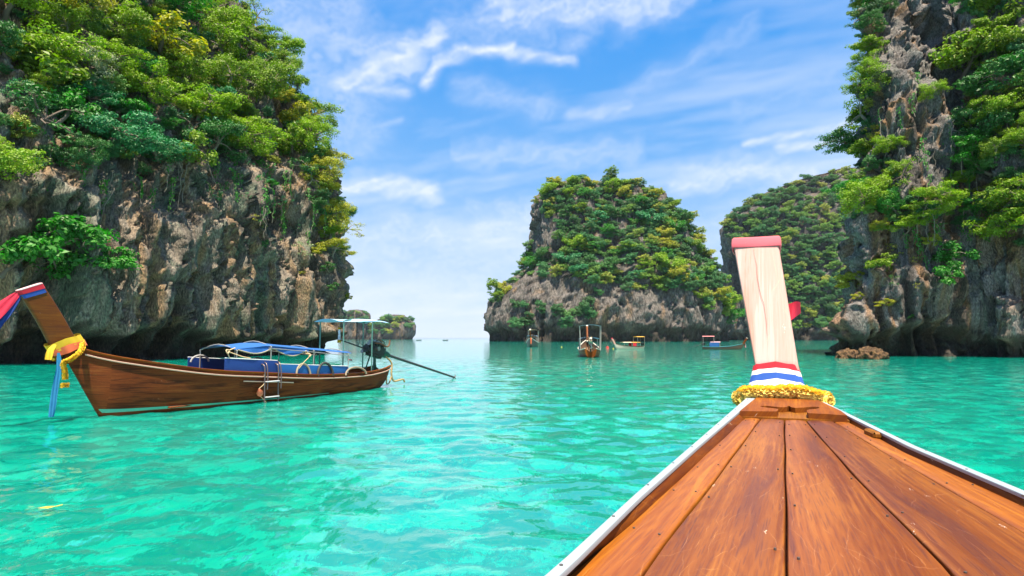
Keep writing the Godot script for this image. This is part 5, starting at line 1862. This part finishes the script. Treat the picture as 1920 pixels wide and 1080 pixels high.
# ---------- boats further out ----------
func far_boat(label: String, where: Vector3, bow: Vector3, scale_: float, o: Dictionary) -> Node3D:
	var boat := thing("longtail_boat", label, "boat")
	var ax := Vector3(bow.x, 0, bow.z).normalized()
	boat.transform = Transform3D(Basis(ax, Vector3.UP, ax.cross(Vector3.UP)).scaled(Vector3.ONE * scale_), where)
	var st := refine([[4.9, 1.5, 0.04, 1.25], [4.4, 1.35, 0.25, 0.3], [3.6, 1.15, 0.52, -0.2], [2.0, 0.85, 0.85, -0.3], [0.0, 0.68, 1.0, -0.35], [-2.5, 0.6, 0.95, -0.35], [-4.2, 0.66, 0.7, -0.25], [-5.0, 0.76, 0.5, -0.05]], 3)
	var mb := MB.new()
	mb.sheet(hull_rows(st), false, true)
	uv_side(mb)
	var tr: Array = hull_rows([st[-1]])[0]
	for k in 12: mb.tri(Vector3(-5.0, 0.45, 0), tr[k + 1], tr[k])
	put("hull", mb.mesh(), o.hull, boat)
	mb = MB.new()
	mb.sheet(hull_rows(st, 0.06), false, false)
	put("hull_lining", mb.mesh(), mat("boat_inside", Color(0.20, 0.12, 0.07), 0.7), boat)
	for side: float in [-1.0, 1.0]:
		mb = MB.new()
		strip(mb, rail_line(st.slice(2), side, 0.02, -0.01), 0.12, 0.1)
		put("rail", mb.mesh(), o.rail, boat)
	mb = post_shape([Vector3(5.0, 1.3, 0), Vector3(4.4, 1.35, 0)], [Vector3(5.9, 2.75, 0), Vector3(5.5, 2.95, 0)], 0.04, 0.2)
	put("prow_post", mb.mesh(), o.post, boat)
	mb = post_shape([Vector3(5.84, 2.7, 0), Vector3(5.44, 2.9, 0)], [Vector3(5.93, 2.82, 0), Vector3(5.53, 3.02, 0)], 0.0, 0.24)
	put("post_cap", mb.mesh(), o.cap, boat)
	for r: Array in o.roofs:
		# [from, to, height, half width, material]
		var rows := []
		var low := []
		for k in 7:
			var row := []
			var row2 := []
			for j in 7:
				var s := j / 6.0 * 2 - 1
				var p := Vector3(lerpf(r[0], r[1], k / 6.0), r[2] - 0.14 * s * s, s * r[3])
				row.append(p)
				row2.append(p - Vector3(0, 0.04, 0))
			rows.append(row)
			low.append(row2)
		mb = MB.new()
		mb.sheet(rows)
		mb.sheet(low, false, true)
		put("awning", mb.mesh(), r[4], boat)
		for x: float in [r[0] - 0.15, r[1] + 0.15]:
			for s: float in [-1.0, 1.0]:
				mb = MB.new()
				mb.tube([Vector3(x, 0.6, s * minf(r[3], 0.85)), Vector3(x, r[2] - 0.14, s * r[3] * 0.95)], 0.035, 6)
				put("awning_post", mb.mesh(), mat("pole_grey", Color(0.3, 0.28, 0.25), 0.5), boat)
	for s: Array in o.get("sides", []):
		mb = MB.new()
		for z: float in [-0.88, 0.88]:
			mb.box(Transform3D(Basis(), Vector3((s[0] + s[1]) / 2, (s[2] + s[3]) / 2, z)), Vector3(s[0] - s[1], s[3] - s[2], 0.03), 0.01)
		put("side_screen", mb.mesh(), s[4], boat)
	build_engine(boat, Vector3(-4.7, 1.3, 0), Vector3(-9.4, 0.08, 0.3) if not o.has("tail_up") else Vector3(-7.4, 0.9, 0.0))
	return boat

func ribbons_on(boat: Node3D, cols: Array, what: String) -> void:
	for k in cols.size():
		var mb := flag("r", spline([Vector3(5.0 + 0.1 * k, 1.7, -0.1 + 0.1 * k), Vector3(5.2 + 0.08 * k, 1.3, -0.12), Vector3(5.15 + 0.1 * k, 0.5, -0.1)], 3), [0.12, 0.16, 0.2, 0.22, 0.24, 0.24, 0.22], Vector3(0.7, 0, 0.7), null, 0.02)
		tag(ride(put("ribbon", mb.mesh(), cols[k][1]), boat), "%s ribbon on the prow of the %s" % [cols[k][0], what], "ribbon")

func build_far_boats() -> void:
	var wht := mat("white_paint", Color(0.46, 0.42, 0.35), 0.5)
	var red := cloth_mat("red_cloth", Color(0.50, 0.012, 0.03))
	var brown := wood_mat("old_hull", dark_wood)
	var post := wood_mat("far_post", teak, 0.5, Vector3(0.2, 0.1, 0), Color(0.8, 0.7, 0.7))
	var yel := cloth_mat("ochre_tarp", Color(0.62, 0.36, 0.04))
	var cream := cloth_mat("cream_tarp", Color(0.74, 0.62, 0.42))
	var skyb := cloth_mat("pale_tarp", Color(0.30, 0.52, 0.70))
	var pinkt := cloth_mat("pink_tarp", Color(0.66, 0.25, 0.25))
	var grey := mat("grey_hull", Color(0.075, 0.055, 0.04), 0.5)
	var b1 := far_boat("longtail boat seen bow on below the islet's left half, cream awning", Vector3(5.2, 0, -150), Vector3(-0.10, 0, 1), 1.45, {"hull": grey, "rail": mat("pale_rail", Color(0.5, 0.52, 0.5), 0.5), "post": post, "cap": wht, "roofs": [[1.5, -1.5, 2.0, 0.9, skyb], [-1.8, -4.2, 3.0, 0.95, cream]]})
	ribbons_on(b1, [["green", cloth_mat("green_cloth", Color(0.02, 0.25, 0.06))], ["orange", cloth_mat("orange_cloth", Color(0.75, 0.16, 0.06))]], "bow-on boat")
	far_boat("longtail boat seen stern on in mid channel, engine raised, pale blue awning", Vector3(9.0, 0, -69), Vector3(0.10, 0, -1), 1.25, {"hull": wood_mat("gold_hull", teak, 0.5, Vector3(0.3, 0.3, 0), Color(0.7, 0.65, 0.6)), "rail": wht, "post": post, "cap": wht, "roofs": [[2.0, -2.6, 1.75, 0.92, skyb], [-2.9, -4.9, 2.85, 0.95, mat("dark_awning", Color(0.10, 0.16, 0.20), 0.6)]], "tail_up": true})
	far_boat("white-hulled longtail boat with ochre awnings in front of the islet", Vector3(22.6, 0, -114), Vector3(-0.82, 0, 0.45), 0.72, {"hull": wht, "rail": brown, "post": wood_mat("stem_wood", pale_wood, 0.6), "cap": red, "roofs": [[2.4, -0.5, 1.9, 0.9, cream], [-0.6, -3.4, 1.9, 0.9, yel], [-2.2, -4.9, 3.4, 0.95, yel]], "sides": [[-0.7, -1.9, 0.8, 1.6, red]]})
	var b4 := far_boat("dark longtail boat with a pink awning beside the foreground stem post", Vector3(39.4, 0, -110), Vector3(0.93, 0, 0.36), 0.74, {"hull": grey, "rail": mat("teal_rail", Color(0.05, 0.25, 0.32), 0.5), "post": brown, "cap": wht, "roofs": [[-0.6, -3.0, 1.95, 0.92, cloth_mat("pale_pink_tarp", Color(0.6, 0.42, 0.48))], [-2.0, -4.9, 3.4, 0.9, pinkt]], "sides": [[-0.9, -3.2, 0.72, 1.75, cloth_mat("tarp_blue", Color(0.010, 0.09, 0.30))]]})
	ribbons_on(b4, [["red", red], ["pale", cloth_mat("white_cloth", Color(0.78, 0.78, 0.80))]], "dark boat with the pink awning")
	# mooring buoys and floats
	var buoy := func(px_: float, py_: float, r: float, c: Color, key: String, label: String) -> void:
		var w := at(px_, py_, 1.0) - EYE
		var p := EYE + w * (EYE.y / -w.y)
		var t := thing("buoy", label, "buoy", Vector3(p.x, 0, p.z))
		var mb := MB.new()
		var pts := []
		var rr := []
		for k in 11:
			var a := PI * k / 10.0
			pts.append(Vector3(0, r * 0.35 - r * cos(a), 0))
			rr.append(maxf(r * sin(a), 0.01))
		mb.tube(pts, rr, 14)
		put("float", mb.mesh(), mat(key, c, 0.4), t)
		mb = MB.new()
		var ring := []
		for k in 13: ring.append(Vector3(r * 0.2 * cos(TAU * k / 12.0), r * 1.42 + r * 0.2 * sin(TAU * k / 12.0), 0))
		mb.tube(ring, r * 0.05, 6)
		put("eye_ring", mb.mesh(), mats["pale_steel"], t)
	buoy.call(1139, 653, 0.36, Color(0.6, 0.06, 0.05), "buoy_red", "round red buoy floating left of the white-hulled boat")
	buoy.call(1150, 654, 0.14, Color(0.65, 0.5, 0.05), "buoy_yellow", "small yellow float beside the red buoy")
	buoy.call(1053, 651, 0.16, Color(0.65, 0.5, 0.05), "buoy_yellow", "small yellow float between the bow-on boat and the stern-on boat")
	# boats on the horizon
	for q: Array in [[785, 640.0, "tiny boat on the horizon just right of the far islands"], [835, 640.4, "tiny covered boat on the horizon, right of the other"]]:
		var w := at(q[0], q[1] - 2.2, 1.0) - EYE
		var p := EYE + w * (620.0 / -w.z)
		var t := thing("tour_boat", q[2], "boat", Vector3(p.x, 0, p.z), 0.15)
		var mb := MB.new()
		mb.sheet(hull_rows(refine([[3.2, 1.2, 0.05, 0.5], [2.2, 1.0, 0.6, -0.2], [0, 0.9, 1.0, -0.3], [-2.8, 0.9, 0.9, -0.3]], 2)), false, true)
		put("hull", mb.mesh(), mat("far_hull", Color(0.16, 0.18, 0.2), 0.6), t)
		mb = MB.new()
		mb.box(Transform3D(Basis(), Vector3(-0.6, 2.05, 0)), Vector3(3.0, 0.14, 1.7), 0.05)
		put("roof", mb.mesh(), mat("far_roof", Color(0.3, 0.33, 0.36), 0.6), t)
		for x: float in [-1.9, 0.8]:
			for z: float in [-0.7, 0.7]:
				mb = MB.new()
				mb.tube([Vector3(x, 0.8, z), Vector3(x, 2.0, z)], 0.05, 5)
				put("post", mb.mesh(), mats["far_hull"], t)

func build_small_things() -> void:
	# boulders at the foot of the right cliff
	for q: Array in [[1591, 670, 1.05, "left one of the two brown boulders awash under the right cliff"], [1633, 671, 1.35, "right, wider one of the two brown boulders under the right cliff"]]:
		var w := at(q[0], q[1] + 2.0, 1.0) - EYE
		var p := EYE + w * (EYE.y / -w.y)
		var nz := noise(900 + int(q[0]), 1.3, 4)
		var cell := noise(901 + int(q[0]), 1.1, 1, FastNoiseLite.TYPE_CELLULAR)
		var mb := MB.new()
		var rows := []
		for r in 33:
			var row := []
			for k in 65:
				var a := TAU * (k % 64) / 64.0
				var e := PI * (r / 32.0 - 0.5)
				var d := Vector3(cos(a) * cos(e) * 1.25, sin(e) * 0.85, sin(a) * cos(e))
				row.append(d * q[2] * (1.0 + 0.28 * nz.get_noise_3dv(d * 1.6) + 0.16 * cell.get_noise_3dv(d * 2.0)))
			rows.append(row)
		mb.sheet(rows, true, true)
		for k in mb.v.size():
			var t := nz.get_noise_3dv(mb.v[k] * 1.5)
			mb.c[k] = Color(0.10, 0.055, 0.025).lerp(Color(0.34, 0.20, 0.085), clampf(0.6 + t * 1.4, 0, 1))
		tag(put("boulder", mb.mesh(true), rock_mat("limestone", 7.0, 22.0), self, Vector3(p.x, 0.1, p.z)), q[3], "boulder")
	# fallen leaf afloat
	var mb := MB.new()
	var pts := [Vector3(-0.1, 0.03, 0), Vector3(-0.05, 0.035, 0.03), Vector3(0.025, 0.03, 0.04), Vector3(0.1, 0.045, 0.01), Vector3(0.04, 0.03, -0.03), Vector3(-0.04, 0.025, -0.03)]
	for k in 6: mb.tri(Vector3(0, 0.045, 0), pts[k], pts[(k + 1) % 6])
	mb.tube([Vector3(0.09, 0.04, 0.01), Vector3(0.15, 0.05, -0.02)], 0.006, 5)
	var w := at(88, 960, 1.0) - EYE
	var p := EYE + w * (EYE.y / -w.y)
	var lf := put("fallen_leaf", mb.mesh(), mat("dry_leaf", Color(0.5, 0.36, 0.02), 0.6), self, Vector3(p.x, 0.02, p.z))
	lf.rotation.y = 0.2
	tag(lf, "yellow fallen leaf floating on the clear water at lower left", "leaf")

func build_all() -> void:
	build_sea()
	build_cliffs()
	build_textures()
	build_own_boat()
	build_left_boat()
	build_far_boats()
	build_trees()
	build_small_things()
